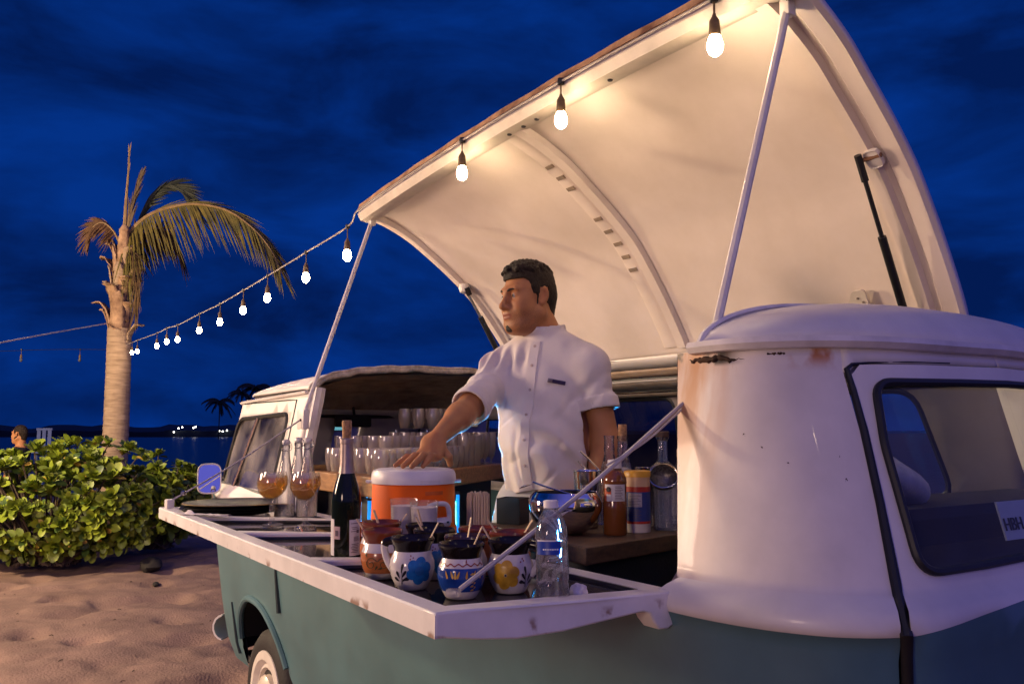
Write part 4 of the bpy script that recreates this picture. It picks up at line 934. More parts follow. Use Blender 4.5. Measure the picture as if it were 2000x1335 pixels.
# ---- bundle of wooden skewers in a tumbler
t = thing('skewer_bundle', 'upright bundle of pale wooden skewers between cooler and black tub', 'skewers', (-.728, -.042, 1.176)); bi = 0
pts = [(rr * math.cos(a), rr * math.sin(a)) for rr, nn in ((.003, 3), (.009, 8), (.0155, 14), (.022, 20), (.0285, 26)) for a in [2 * PI * i / nn + rr * 50 for i in range(nn)]]
me0 = None
for i, (a, b) in enumerate(pts):
    q = (rng.random(3) - .5); h = .150 + .012 * q[2]
    if me0 is None:
        s_ = mk('skewer', *lathe([(0, 0), (.0030, 0), (.0030, .148), (.0022, .150), (0, .151)], 6), pale_wood, t); me0 = s_.data
    else: s_ = bpy.data.objects.new('skewer', me0); COL.objects.link(s_); s_.parent = t
    s_.location = (a, b, .001); s_.scale = (1, 1, h / .150); s_.rotation_euler = (q[0] * .05, q[1] * .05, 0)
mk('holder', *lathe([(0, -.001), (.033, -.001), (.0335, .06), (.032, .06), (.0315, .0005), (0, .0005)], 24), M('dark_holder', (.16, .10, .06), .5), t)

# ---- plates, paper napkin, crumpled napkin
plp = [(0, 0), (.11, 0), (.125, .003), (.185, .013), (.2, .019), (.2015, .021), (.2, .0222), (.183, .0165), (.124, .0062), (.10, .0045), (0, .0045)]
plate_m = M('black_plate_glaze', (.010, .010, .010), .34, var=.15, spec=.3); gilt = M('gilt_edge', (.55, .36, .14), .3, metal=.8, var=.2, vs=40)
p0 = None
for i in range(5):
    lab = ('black plate with thin gilt edge, topmost of the stack of five', 'black plate, second from the top of the stack of five', 'black plate in the middle of the stack of five', 'black plate, second from the bottom of the stack', 'black plate, bottom of the stack of five')[4 - i]
    loc_ = (-2.195 + (.006, -.004, .008, -.006, .012)[i], -.29 + (.004, -.004, .0, .006, .003)[i], 1.172 + i * .0062)
    if p0 is None:
        p0 = thing('plate', lab, 'plate', loc_, 0, 'stack of black plates'); mk('dish', *lathe(plp, 64), plate_m, p0); gr_ = mk('gilt_rim', *lathe([(.1995, .0188), (.2022, .0206), (.2, .0230), (.1985, .0224)], 64), gilt, p0)
    else:
        c_ = dup(p0, None, loc_, 0, lab)
        if i < 4: bpy.data.objects.remove([q for q in c_.children if q.name.startswith('gilt')][0])
bpy.data.objects.remove(gr_)
V = []; F = []
for i in range(15):
    for j in range(6): V.append((-.11 + i * .016, -.020 + j * .008 + .004 * math.sin(i * .9), .002 + .004 * abs(math.sin(i * 1.3 + j * .8)) + (.014 if (i in (3, 4) and j == 2) else 0)))
for i in range(14):
    for j in range(5): a = i * 6 + j; F.append((a, a + 6, a + 7, a + 1))
o = tag(mk('paper_napkin', V, F, M('napkin_paper', (.70, .64, .62), .9, var=.1, vs=60), loc=(-1.99, -.462, 1.190)), 'flat torn white paper napkin beside the black plates', 'napkin'); o.rotation_euler = (0, 0, R(38)); solid(o, .0012)
bm = bmesh.new(); bmesh.ops.create_icosphere(bm, subdivisions=4, radius=.017); 
for v in bm.verts: v.co *= 1 + .16 * vnoise(np.array([v.co[:]]) * 110)[0] + .10 * vnoise(np.array([v.co[:]]) * 220, 3)[0]
me = bpy.data.meshes.new('crumpled_napkin'); bm.to_mesh(me); bm.free(); me.materials.append(M('napkin_paper', (.70, .64, .62)))
tag(lk('crumpled_napkin', me, angle=20, loc=(-.065, -.208, ZT + .016)), 'crumpled ball of white paper beside the water bottle', 'napkin')

# ---- stemmed copa glasses with amber drink
gp_ = [(0, .0), (.036, .0), (.037, .0015), (.02, .005), (.006, .012), (.0045, .03), (.0045, .085), (.007, .094), (.022, .101), (.040, .118), (.0485, .142), (.0475, .165), (.042, .187), (.0408, .187), (.0462, .164), (.0470, .142), (.0388, .119), (.021, .1035), (0, .0985)]
amber = thin_mat('amber_drink', (.93, .70, .20), .22, (.90, .52, .06), .02, refr=.25, base=.05, ior=1.33)
drp = [(0, .0992), (.0207, .1042), (.0382, .1192), (.0464, .142), (.0460, .160), (.0442, .173), (0, .173)]
g0 = thing('goblet', 'stemmed round glass of amber drink, nearest of the left-hand pair', 'glass', (-1.655, -.318, ZT + .001), 0, 'stemmed glasses of amber drink')
mk('glass', *lathe(gp_, 36), thin_mat('goblet_glass', (.96, .96, .96), .05, base=.07), g0); mk('drink', *lathe(drp, 36), amber, g0)
for x, y, lab in ((-1.765, -.272, 'stemmed round glass of amber drink, behind the nearest of the left-hand pair'), (-1.548, -.238, 'stemmed round glass of amber drink, front one of the right-hand pair'), (-1.665, -.186, 'stemmed round glass of amber drink, rear one of the right-hand pair')): dup(g0, None, (x, y, ZT + .001), .4, lab)
# ---- swing-top bottles
sp_ = [(0, .0), (.036, .0), (.039, .005), (.039, .10), (.037, .125), (.026, .175), (.0165, .225), (.0140, .262), (.0165, .266), (.0165, .278), (.0125, .280), (.0115, .262), (.0145, .224), (.024, .174), (.0352, .124), (.0372, .10), (.0372, .006), (0, .005)]
s0_ = thing('swing_top_bottle', 'clear swing-top bottle behind the left pair of goblets', 'bottle', (-2.005, -.150, ZT + .001), 0, 'clear swing-top bottles')
mk('glass', *lathe(sp_, 32), GLASS, s0_); mk('stopper', *lathe([(0, .274), (.011, .276), (.0155, .282), (.0155, .292), (.010, .299), (0, .300)], 18), M('clear_stopper', (.72, .68, .66), .25, trans=.35, var=0), s0_)
wr = MB()
for sg in (1, -1): wr.add(*tube(bez([(0, sg * .017, .255), (.012, sg * .018, .262), (.019, sg * .016, .275), (.016, sg * .010, .290), (0, sg * .004, .297)], 10), .0012, 5))
wr.add(*tube([(.017 * math.cos(a), .017 * math.sin(a), .256) for a in np.linspace(0, 2 * PI, 17)], .0012, 5)); wr.mk('wire_clip', steel, s0_)
for x, y, lab in ((-2.10, -.066, 'clear swing-top bottle beside the door pillar, behind the right pair of goblets'), (-1.885, -.105, 'tallest-looking clear swing-top bottle next to the row of tumblers')): dup(s0_, None, (x, y, ZT + .008), 1.0, lab)
# ---- plastic water bottle
wp_ = [(0, .002), (.024, .0), (.0305, .004), (.032, .012), (.0322, .02)] + [(.0322 - .0011 * (k % 2), .024 + .006 * k) for k in range(13)] + [(.0315, .106), (.0315, .122), (.0322, .126), (.0305, .144), (.024, .164), (.015, .178), (.0118, .183), (.0118, .188)]
t = thing('water_bottle', 'crumpled clear plastic water bottle with blue label band', 'bottle', (-.058, -.275, ZT + .001)); a0 = face_cam(-.058, -.275); t.rotation_euler = (0, R(-2.0), 0)
V, F = lathe(wp_, 40); n_ = vnoise(np.array(V) * 45, 5) * .0016 + vnoise(np.array(V) * 95, 6) * .0010
V = [(x * (1 + dn * 26 * (1 if z < .10 else .25)), y * (1 + dn * 26 * (1 if z < .10 else .25)), z) for (x, y, z), dn in zip(V, n_)]
mk('bottle', V, F, thin_mat('pet_plastic', (.95, .94, .97), .06, (.85, .8, .85), .04, refr=.5, base=.06), t, angle=25); mk('cap', *lathe([(0, .183), (.0145, .183), (.0148, .186), (.0145, .1965), (.012, .198), (0, .198)], 24), wpl, t)
lb = mk('label', *sheet(wp_, a0, -.033, .018, .096, .122, .0016), M('label_blue', (.012, .045, .32), .35, var=.1), t, angle=0); mk('label', *sheet(wp_, a0, -.033, .018, .121, .1235, .0017, 14, 1), wpl, t, angle=0)
m = MB()
for i in range(7): m.add(*sheet(wp_, a0, -.018 + i * .0046, -.0148 + i * .0046, .1045 + .0004 * (i % 2), .1075, .0021, 2, 1))
m.mk('label_print', M('print_white', (.75, .75, .8), .5), lb, angle=0)

# ================================================================== THINGS ON THE DARK COUNTER
ZC = 1.2225
tag(o := thing('black_tub', 'low square black tub at the counter end in front of the barman', 'tub', (-.880, .172, ZC)), None)
m = MB().add(*box((0, 0, .003), (.074, .074, .006)))
for a, b, c, d in ((.036, 0, .003, .074), (-.036, 0, .003, .074), (0, .036, .069, .003), (0, -.036, .069, .003)): m.add(*box((a, b, .041), (c, d, .070)))
m.mk('wall', black, o, smooth=False); o.rotation_euler = (0, 0, R(33)); mk('contents', *box((0, 0, .03), (.066, .066, .05)), dark, o)
# steel bowl with spoon
bo = thing('steel_bowl', 'round polished steel bowl with inward rim on the dark counter', 'bowl', (-.585, .148, ZC))
mk('bowl', *lathe([(0, .0), (.045, .0), (.062, .008), (.088, .034), (.1005, .064), (.1015, .082), (.096, .100), (.088, .110), (.0875, .1115), (.086, .110), (.0945, .099), (.0998, .082), (.0988, .064), (.086, .036), (.06, .011), (0, .004)], 56), M('polished_steel', (.80, .76, .72), .05, metal=1, var=0), bo)
mk('contents', *lathe([(0, .068), (.0985, .068), (0, .0675)], 40), dark, bo)
sp = thing('spoon', 'steel spoon lying across the rim of the polished bowl', 'spoon', (-.66, .085, ZC + .112))
V, F = lathe([(0, 0), (.5, .12), (.85, .3), (1, .52), (.8, .85), (.35, 1.1), (.16, 1.25)], 14); mk('spoon_bowl', [(y * .013, z * .036 - .036, -.006 * (1 - x * x) + .010 + .012 * z) for x, y, z in V], F, steel, sp)
mk('handle', *tube(bez([(0, .008, .024), (.002, .05, .012), (.004, .10, .0), (.006, .15, -.012)], 8), .0026, 6), steel, sp); sp.rotation_euler = (R(0), 0, R(-60))
# shaker tin, tongs
t = thing('shaker_tin', 'tall steel cocktail shaker tin behind the polished bowl', 'shaker', (-.668, .290, ZC)); mk('tin', *lathe([(0, 0), (.030, 0), (.031, .003), (.041, .160), (.0422, .161), (.0415, .163), (.0400, .160), (.030, .004), (0, .004)], 40), M('shaker_steel', (.72, .68, .64), .14, metal=1, var=.05), t)
t = thing('tongs', 'steel ice tongs leaning beside the shaker tin', 'tongs', (-.69, .355, ZC))
for a, b in ((0, 0), (.012, -.028)): mk('arm', *tube(bez([(.03, .01, .003), (.022, .005, .09), (.01, -.005, .15), (-.012 - a, -.022, .185 + b), (-.035 - a, -.045, .215 + b)], 16), .0028, 6), steel, t)
# glass bottles with cork
kp = [(0, .0), (.034, .0), (.036, .004), (.036, .115), (.034, .135), (.026, .165), (.017, .195), (.0150, .210), (.0168, .222), (.0150, .234), (.0150, .252), (.0162, .254), (.0162, .262), (.0125, .262), (.0125, .22), (.024, .166), (.033, .13), (.0345, .11), (.0345, .005), (0, .004)]
t = thing('glass_bottle', 'open clear glass bottle behind the corked one', 'bottle', (-.70, .400, ZC)); mk('glass', *lathe(kp, 32), GLASS, t)
t = thing('glass_bottle', 'clear glass bottle with pale syrup and tall cork stopper', 'bottle', (-.612, .378, ZC)); mk('glass', *lathe(kp, 32), GLASS, t)
mk('syrup', *lathe([(0, .006), (.034, .006), (.034, .11), (.0325, .13), (.0235, .165), (0, .172)], 28), M('pale_syrup', (.60, .58, .56), .3, var=.1), t); mk('cork', *lathe([(0, .246), (.0118, .248), (.0122, .262), (.0128, .292), (.0115, .295), (0, .295)], 16), cork, t)
# amber syrup bottle with label
ap = [(0, .0), (.030, .0), (.0325, .004), (.0325, .085), (.0315, .090), (.0315, .134), (.0325, .138), (.031, .152), (.022, .168), (.0165, .174), (.0165, .180)]
t = thing('syrup_bottle', 'amber syrup bottle with white cap and red and white label', 'bottle', (-.492, .246, ZC)); a0 = face_cam(-.492, .246)
mk('bottle', *lathe(ap, 32), M('amber_plastic', (.22, .070, .016), .10, var=.15, coat=.4, col2=(.14, .04, .01)), t); mk('cap', *lathe([(0, .176), (.0185, .176), (.019, .179), (.0185, .197), (.016, .199), (0, .199)], 24), wpl, t); mk('neck_ring', *lathe([(.0168, .168), (.0195, .169), (.0195, .175), (.0168, .176)], 24), M('neck_brown', (.12, .04, .015), .3), t)
lb = mk('label', *sheet(ap, a0, -.031, .031, .090, .134, .001), M('label_paper', (.62, .58, .58)), t, angle=0)
mk('label_red', *sheet(ap, a0, -.031, -.010, .090, .124, .0015, 8, 3), M('label_red', (.50, .07, .02), .5), lb, angle=0); mk('label_block', *sheet(ap, a0, -.024, -.010, .090, .108, .002, 6, 2), M('label_paper', (.62, .58, .58)), lb, angle=0)
mk('label_seal', *decal(ap, a0, 0, [(-.018 + .0075 * math.cos(i * PI / 4 + .39), .121 + .0075 * math.sin(i * PI / 4 + .39)) for i in range(8)], .0024), black, lb, angle=0)
m = MB()
for i in range(9): m.add(*sheet(ap, a0, .000 + .001 * (i % 2), .024 - .003 * (i % 3), .094 + i * .0042, .0955 + i * .0042, .0015, 5, 1))
m.mk('label_print', M('print_ink', (.12, .08, .10)), lb, angle=0)
# canister
cp_ = [(0, .0), (.0335, .0), (.0345, .003), (.0345, .165), (.0340, .167)]
t = thing('canister', 'round canister with yellow lid and blue, red and white wrapper', 'canister', (-.505, .338, ZC)); a0 = face_cam(-.505, .338)
mk('body', *lathe(cp_[:4] + [(0, .167)], 36), M('canister_white', (.68, .62, .62), .4), t)
mk('band', *lathe([(.0352, .024), (.0352, .031)], 36), M('label_crimson', (.42, .03, .02), .4), t); mk('wrapper', *lathe([(.0350, .031), (.0350, .110)], 36), M('label_navy', (.03, .05, .22), .4, var=.1), t); mk('band', *lathe([(.0352, .110), (.0352, .124)], 36), M('label_crimson', (.42, .03, .02)), t)
mk('band', *lathe([(.0351, .124), (.0351, .150)], 36), M('canister_peach', (.66, .42, .25), .4, var=.1), t)
mk('lid', *lathe([(.0345, .150), (.0368, .150), (.0368, .164), (.0345, .167), (0, .167)], 36), M('lid_yellow', (.70, .36, .03), .4, var=.08), t)
lb = mk('facts_label', *sheet(cp_, a0, -.028, .012, .070, .107, .0012), M('label_lilac', (.42, .38, .46), .5), t, angle=0); m = MB()
for i in range(8): m.add(*sheet(cp_, a0, -.025, .009 - .004 * (i % 3), .073 + i * .0042, .0742 + i * .0042, .0016, 5, 1))
for i in range(6): m.add(*sheet(cp_, a0, -.022, .010 - .006 * (i % 2), .038 + i * .0048, .0393 + i * .0048, .0016, 5, 1))
m.mk('label_print', M('print_ink', (.12, .08, .10)), lb, angle=0)
# ribbed pitcher with strainer hung on it, decanter, more bottles
rp = [(0, 0), (.040, 0), (.043, .004), (.046, .12), (.048, .150), (.0468, .150), (.0446, .12), (.0412, .008), (0, .006)]
t = thing('mixing_glass', 'ribbed clear mixing glass on the dark counter beside the canister', 'mixing glass', (-.500, .452, ZC)); V, F = lathe(rp, 48)
V = [(x * (1 + (.02 if (i % 2 and z < .12) else 0)), y * (1 + (.02 if (i % 2 and z < .12) else 0)), z) for i, (x, y, z) in enumerate(V)]; mk('glass', V, F, GLASS, t)
t = thing('bar_strainer', 'fine mesh bar strainer hooked on the ribbed mixing glass', 'strainer', (-.492, .424, ZC + .150)); mesh_m = M('wire_mesh', (.30, .27, .25), .4, metal=.8, var=.4, vs=160)
V, F = lathe([(.040, 0), (.037, -.018), (.024, -.034), (0, -.040)], 28); rot = Matrix.Rotation(R(62), 3, 'X') @ Matrix.Rotation(R(20), 3, 'Y'); rot = Matrix.Rotation(face_cam(-.49, .42) + R(90), 3, 'Z') @ Matrix.Rotation(R(50), 3, 'X')
mk('mesh_bowl', [tuple(rot @ Vector(v)) for v in V], F, mesh_m, t); mk('hoop', *tube([tuple(rot @ Vector((.041 * math.cos(a), .041 * math.sin(a), 0))) for a in np.linspace(0, 2 * PI, 29)], .0024, 6), steel, t)
mk('handle', *tube(bez([tuple(rot @ Vector((.040, 0, 0))), tuple(rot @ Vector((.06, .004, -.02))), tuple(rot @ Vector((.085, .004, -.05)))], 8), .004, 6), steel, t); mk('hook', *tube([tuple(rot @ Vector(v)) for v in ((-.040, .006, 0), (-.052, .004, .002), (-.058, -.002, 0))], .0022, 6), steel, t)
dp = [(0, 0), (.046, 0), (.049, .004), (.049, .12), (.047, .145), (.036, .168), (.019, .182), (.0145, .195), (.0145, .245), (.0195, .252), (.0195, .256), (.0125, .256), (.0125, .196), (.017, .18), (.034, .165), (.045, .143), (.0465, .12), (.0465, .008), (0, .007)]
t = thing('decanter', 'cut glass decanter with dark stopper behind the mixing glass', 'decanter', (-.640, .560, ZC)); V, F = lathe(dp, 36); q = vnoise(np.array(V) * 60, 8); V = [(x * (1 + .02 * d_ * (1 if .13 < z < .18 else .2)), y * (1 + .02 * d_ * (1 if .13 < z < .18 else .2)), z) for (x, y, z), d_ in zip(V, q)]; mk('glass', V, F, GLASS, t, angle=20)
mk('stopper', *lathe([(0, .246), (.0115, .247), (.0118, .256), (.021, .257), (.0215, .272), (.019, .275), (0, .275)], 24), M('stopper_brown', (.08, .035, .022), .5, var=.2), t)
t = thing('spirits_bottle', 'clear spirits bottle with white label half hidden by the rear pillar', 'bottle', (-.560, .560, ZC)); bpf = [(0, 0), (.033, 0), (.035, .004), (.035, .13), (.03, .158), (.016, .178), (.013, .19), (.013, .20)]; mk('bottle', *lathe(bpf, 28), thin_mat('spirits_glass', (.8, .74, .68), .1, refr=.5), t); mk('label', *sheet(bpf, face_cam(-.56, .56), -.03, .03, .03, .125, .001), M('label_paper', (.62, .58, .58)), t, angle=0); mk('cork', *lathe([(0, .19), (.012, .19), (.014, .202), (.014, .222), (0, .224)], 14), cork, t)
t = thing('jigger_cup', 'small steel cup behind the yellow lidded canister', 'cup', (-.585, .440, ZC)); mk('tin', *lathe([(0, 0), (.026, 0), (.030, .168), (.0312, .17), (.0295, .17), (.025, .003), (0, .003)], 28), M('shaker_steel', (.72, .68, .64)), t)

# ================================================================== GLASSES ON THE BAR PLANK
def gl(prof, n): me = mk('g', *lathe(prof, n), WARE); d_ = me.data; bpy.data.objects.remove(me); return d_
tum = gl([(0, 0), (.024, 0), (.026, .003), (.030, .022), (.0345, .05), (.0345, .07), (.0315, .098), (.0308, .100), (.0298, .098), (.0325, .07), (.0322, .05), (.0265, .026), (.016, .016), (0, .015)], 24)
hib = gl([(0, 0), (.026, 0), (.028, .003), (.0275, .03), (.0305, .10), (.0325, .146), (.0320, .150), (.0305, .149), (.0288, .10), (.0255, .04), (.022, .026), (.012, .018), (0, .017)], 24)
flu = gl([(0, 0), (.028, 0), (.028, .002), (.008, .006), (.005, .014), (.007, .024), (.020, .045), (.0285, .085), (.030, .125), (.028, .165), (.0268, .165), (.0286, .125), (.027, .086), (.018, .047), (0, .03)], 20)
e1 = Vector((-.95, 1.185, 0)).normalized(); e2 = Vector((-e1.y, e1.x, 0)); e2 = -e2 if e2.x > 0 else e2
P0 = Vector((-1.672, .085, 0)); ZB = 1.3255
glabs = {'t': ('tumbler', 'short clear tumbler standing in the crowded rows on the bar plank', 'short tumblers on the bar plank'), 'h': ('highball_glass', 'tall straight clear glass standing in rows on the bar plank', 'tall straight glasses on the bar plank'), 'f': ('stem_glass', 'clear stemmed glass standing near the barman on the bar plank', 'stemmed glasses on the bar plank'), 'u': ('shelf_glass', 'clear glass standing on the raised glass shelf above the bar plank', 'glasses on the raised glass shelf')}
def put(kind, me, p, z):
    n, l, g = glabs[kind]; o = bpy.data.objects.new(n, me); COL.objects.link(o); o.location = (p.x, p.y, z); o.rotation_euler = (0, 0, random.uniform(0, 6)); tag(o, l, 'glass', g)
pin = [(a, b) for a, b in plank]
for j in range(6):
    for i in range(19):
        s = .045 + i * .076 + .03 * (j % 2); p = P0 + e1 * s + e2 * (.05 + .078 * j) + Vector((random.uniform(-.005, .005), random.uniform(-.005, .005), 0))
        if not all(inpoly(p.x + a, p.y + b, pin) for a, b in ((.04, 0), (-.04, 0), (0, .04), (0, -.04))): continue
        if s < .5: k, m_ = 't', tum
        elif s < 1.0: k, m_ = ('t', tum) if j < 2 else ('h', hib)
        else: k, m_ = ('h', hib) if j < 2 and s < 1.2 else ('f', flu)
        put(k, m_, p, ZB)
sh0, sh1 = P0 + e1 * 1.07 + e2 * .22, P0 + e1 * 1.50 + e2 * .22
sh = vp('glass_shelf', *prism([(sh0.x, sh0.y), (sh1.x, sh1.y), ((sh1 + e2 * .24).x, (sh1 + e2 * .24).y), ((sh0 + e2 * .24).x, (sh0 + e2 * .24).y)], 1.502, 1.508), THIN, smooth=False)
for s in (1.09, 1.48):
    for d_ in (.235, .445):
        q = P0 + e1 * s + e2 * d_; inworld(mk('shelf_post', *tube([(q.x, q.y, 1.325), (q.x, q.y, 1.502)], .006, 8), chrome, sh))
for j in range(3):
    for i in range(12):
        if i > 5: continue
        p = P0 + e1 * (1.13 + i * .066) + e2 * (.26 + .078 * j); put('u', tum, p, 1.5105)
# ---- cyan LED tubes under the plank
led = M('led_cyan', (.02, .42, 1.0), .5, emit=.85, ecol=(.012, .34, 1.0))
for (x, y, z0, z1, r_, lab) in ((-1.895, .560, .62, 1.243, .007, 'upright glowing cyan LED tube right of the orange cooler under the plank'), (-1.80, .115, .75, 1.243, .007, 'upright glowing cyan LED tube left of the orange cooler under the plank')):
    t = thing('led_tube', lab, 'LED light', (x, y, z0)); la = bpy.data.lights.new('led_glow', 'AREA'); la.shape = 'RECTANGLE'; la.size = .03; la.size_y = .4; la.spread = R(52); la.energy = 24 if y > .3 else .25; la.color = (.02, .36, 1); pl_ = bpy.data.objects.new('led_glow', la); COL.objects.link(pl_); pl_.parent = t; pl_.location = (.03, -.01, (z1 - z0) * .62); pl_.rotation_euler = Vector((.74, -.24, .24)).to_track_quat('-Z', 'Y').to_euler(); mk('tube', *lathe([(0, .012), (r_, .012), (r_, z1 - z0 - .012), (0, z1 - z0 - .012)], 12), led, t); mk('end_cap', *lathe([(0, 0), (r_ + .003, 0), (r_ + .003, .012), (0, .012)], 12), dark, t); mk('end_cap', *lathe([(0, z1 - z0 - .012), (r_ + .003, z1 - z0 - .012), (r_ + .003, z1 - z0), (0, z1 - z0)], 12), dark, t)
# ---- white cushion inside the tail
bm = bmesh.new(); bmesh.ops.create_uvsphere(bm, u_segments=28, v_segments=16, radius=1)
for v in bm.verts: v.co = Vector((math.copysign(abs(v.co.x) ** .7, v.co.x) * .13, math.copysign(abs(v.co.y) ** .7, v.co.y) * .19, v.co.z * .055 * (1 + .1 * math.sin(v.co.x * 7))))
me = bpy.data.meshes.new('cushion'); bm.to_mesh(me); bm.free(); me.materials.append(M('cushion_cloth', (.66, .60, .56), .9, var=.1, vs=30, bump=.2, bs=300))
o = tag(lk('cushion', me, angle=0, loc=(.06, .56, 1.385)), 'soft white cushion lying inside the rear window', 'cushion'); o.rotation_euler = (R(-12), R(8), R(20))

# ================================================================== FESTOON LIGHTS
sock = M('socket_rubber', (.16, .10, .045), .6, var=.2, vs=40); bulbm = M('bulb_lit', (1, .84, .62), .3, emit=BULB_L, ecol=(1, .74, .46)); unlit = M('bulb_unlit', (.10, .10, .11), .1, var=0)
def bulb_meshes():
    a = mk('socket', *lathe([(0, .062), (.004, .060), (.0065, .052), (.0135, .040), (.0145, .020), (.0155, .006), (.014, .0), (0, .0)], 16), sock)
    b = mk('bulb', *lathe([(.012, .002), (.0165, -.008), (.0205, -.022), (.0205, -.034), (.016, -.046), (.008, -.053), (0, -.055)], 16), bulbm)
    r = a.data, b.data; bpy.data.objects.remove(a); bpy.data.objects.remove(b); return r
sockme, bulbme = bulb_meshes(); unme = bulbme.copy(); unme.materials.clear(); unme.materials.append(unlit)
def festoon(p, drop_, label, lit=True, group='festoon lights on the cable'):
    t = thing('festoon_bulb', label, 'light bulb', p, 0, group)
    mk('flex', *tube([(0, 0, 0), (0, 0, -drop_ - .002)], .003, 6), sock, t)
    for nm, me, z in (('socket', sockme, -drop_ - .062), ('bulb', bulbme if lit else unme, -drop_ - .062)):
        o = bpy.data.objects.new(nm, me); COL.objects.link(o); o.parent = t; o.location = (0, 0, z)
    o = mk('clip', *lathe([(0, -.012), (.010, -.010), (.012, 0), (.010, .010), (0, .012)], 8), black, t)
    return t
def onrail(X): p = roofp(0, X); return Vector((X, p.y - .030, p.z + .012))
PALM = Vector((-11.68, .735, 0))
cable = [Vector((-11.52, .80, 2.665))]
bl = []
for px, yc, dist in ((255, 668, 11.6), (265, 664, 11.2), (303, 650, 9.65), (322, 640, 9.04), (343, 634, 8.45), (385, 612, 7.5), (425, 592, 6.73), (470, 565, 6.0), (517, 536, 5.5), (592, 489, 4.76), (673, 437, 4.17)):
    x, y = loc2(px, dist); bl.append(Vector((x, y, 1.5 + (840 - yc) / 1700 * dist)))
cable += bl
railp = [onrail(X) for X in (-2.40, -2.02, -1.455, -.835, -.175, .0)]
cable += railp + [Vector((.9, -.1, 2.78)), Vector((2.2, -.8, 3.05)), Vector((3.4, -1.5, 3.3)), Vector((6.5, -3.3, 3.9)), Vector((11., -6., 4.6))]
tag(mk('festoon_cable', *tube(bez(cable, 220), .0042, 6), M('festoon_cable_grey', (.42, .36, .32), .5, var=.2)), 'long festoon cable from the palm trunk along the raised roof edge', 'cable')
names = ('farthest bulb, right against the palm trunk', 'second bulb out from the palm trunk', 'third bulb out from the palm trunk', 'fourth bulb out from the palm trunk', 'fifth bulb out from the palm trunk', 'sixth bulb out from the palm trunk', 'seventh bulb out from the palm trunk', 'lit bulb below the tip of the arching palm frond', 'third free-hanging bulb from the raised roof corner', 'second free-hanging bulb from the raised roof corner', 'free-hanging bulb next to the raised roof corner')
for p, nm in zip(bl, names): festoon(p, .055, 'glowing festoon ' + nm)
for X, nm in ((-1.455, 'glowing festoon bulb hanging on the roof rail, smallest of the three there'), (-.835, 'glowing festoon bulb hanging in the middle of the roof rail'), (-.175, 'largest glowing festoon bulb at the top beside the rear strut')):
    festoon(onrail(X), .040, nm)
for q, nm in ((Vector((.9, -.1, 2.78)), 'festoon bulb on the cable just past the raised roof'), (Vector((2.2, -.8, 3.05)), 'festoon bulb on the cable farther past the raised roof')): festoon(q, .05, nm)
x2, y2 = loc2(-120, 7.2); x1, y1 = loc2(0, 8.3)
tag(mk('guy_rope', *tube(bez([Vector((-11.80, .62, 2.99)), Vector((x1, y1, 1.5 + 172 / 1700 * 8.3)), Vector((x2, y2, 2.12)), Vector((*loc2(-1100, 6.0), 2.02)), Vector((*loc2(-1900, 6.4), 2.3))], 60), .0075, 6), M('pale_rope', (.62, .52, .48), .8, var=.1)), 'pale rope running from the palm trunk out of the picture', 'rope')
xq, yq = loc2(-1900, 6.4); pw = thing('rope_post', 'weathered timber post holding the far end of the pale rope', 'post', (xq, yq, -.1)); mk('post', *tube([(0, 0, 0), (.01, 0, 1.3), (0, .01, 2.55)], [.07, .066, .06], 12), M('weathered_timber', (.22, .15, .10), .9, var=.3, vs=8, bump=.3), pw); mk('rope_eye', *lathe([(.062, 2.37), (.075, 2.385), (.075, 2.415), (.062, 2.43)], 14), M('pale_rope', (.62, .52, .48)), pw)
xa, ya = loc2(-60, 12.5); tag(mk('unlit_cable', *tube(bez([Vector((-11.80, .70, 2.62)), Vector((*loc2(95, 12.3), 2.64)), Vector((xa, ya, 2.62))], 30), .004, 6), black), 'thin dark cable with unlit bulbs left of the palm trunk', 'cable')
for px, nm in ((38, 'unlit dark bulb farther from the palm trunk'), (153, 'unlit dark bulb nearer the palm trunk')):
    x, y = loc2(px, 12.35); festoon(Vector((x, y, 2.645)), .06, nm, False, 'unlit bulbs on the dark cable')
# ================================================================== PALM
trunk_m = M('palm_bark', (.42, .30, .20), .9, var=.3, vs=5, stretch=(1, 1, 7), bump=.5, bs=40, col2=(.24, .16, .10)); husk_m = M('palm_husk', (.44, .28, .17), .9, var=.45, vs=9, bump=.4, bs=40, col2=(.16, .085, .05))
frond_m = M('frond_olive', (.165, .125, .022), .55, var=.35, vs=5, col2=(.08, .075, .016)); frond_d = M('frond_dark', (.028, .035, .018), .6, var=.4, vs=5); rach_m = M('frond_rib', (.34, .22, .10), .6, var=.2, vs=12); dry_m = M('frond_dry', (.17, .085, .035), .8, var=.4, vs=9)
pal = thing('palm_tree', 'tall coconut palm with ringed trunk and windblown fronds behind the bush', 'palm tree', PALM, math.atan2(RT.y, RT.x))
prof = [];
for i in range(130):
    z = -.1 + 3.0 * i / 129; r = .172 - .018 * z / 3 + .020 * math.exp(-z * 1.6); k = (z * 9.2) % 1; prof.append((r + .006 * (1 - k) - .003 * random.random(), z))
V, F = lathe(prof, 28); nn = vnoise(np.array(V) * np.array([5, 5, 14]), 2)
V = [(x * (1 + .02 * d_) + .012 * math.sin(z * 1.1), y * (1 + .02 * d_), z + .010 * d_) for (x, y, z), d_ in zip(V, nn)]; mk('trunk', V, F, trunk_m, pal, angle=60)
mk('crown_shaft', *lathe([(.14, 2.8), (.13, 3.2), (.115, 3.6), (.10, 3.85), (.075, 4.1), (.05, 4.3), (0, 4.35)], 18), husk_m, pal)
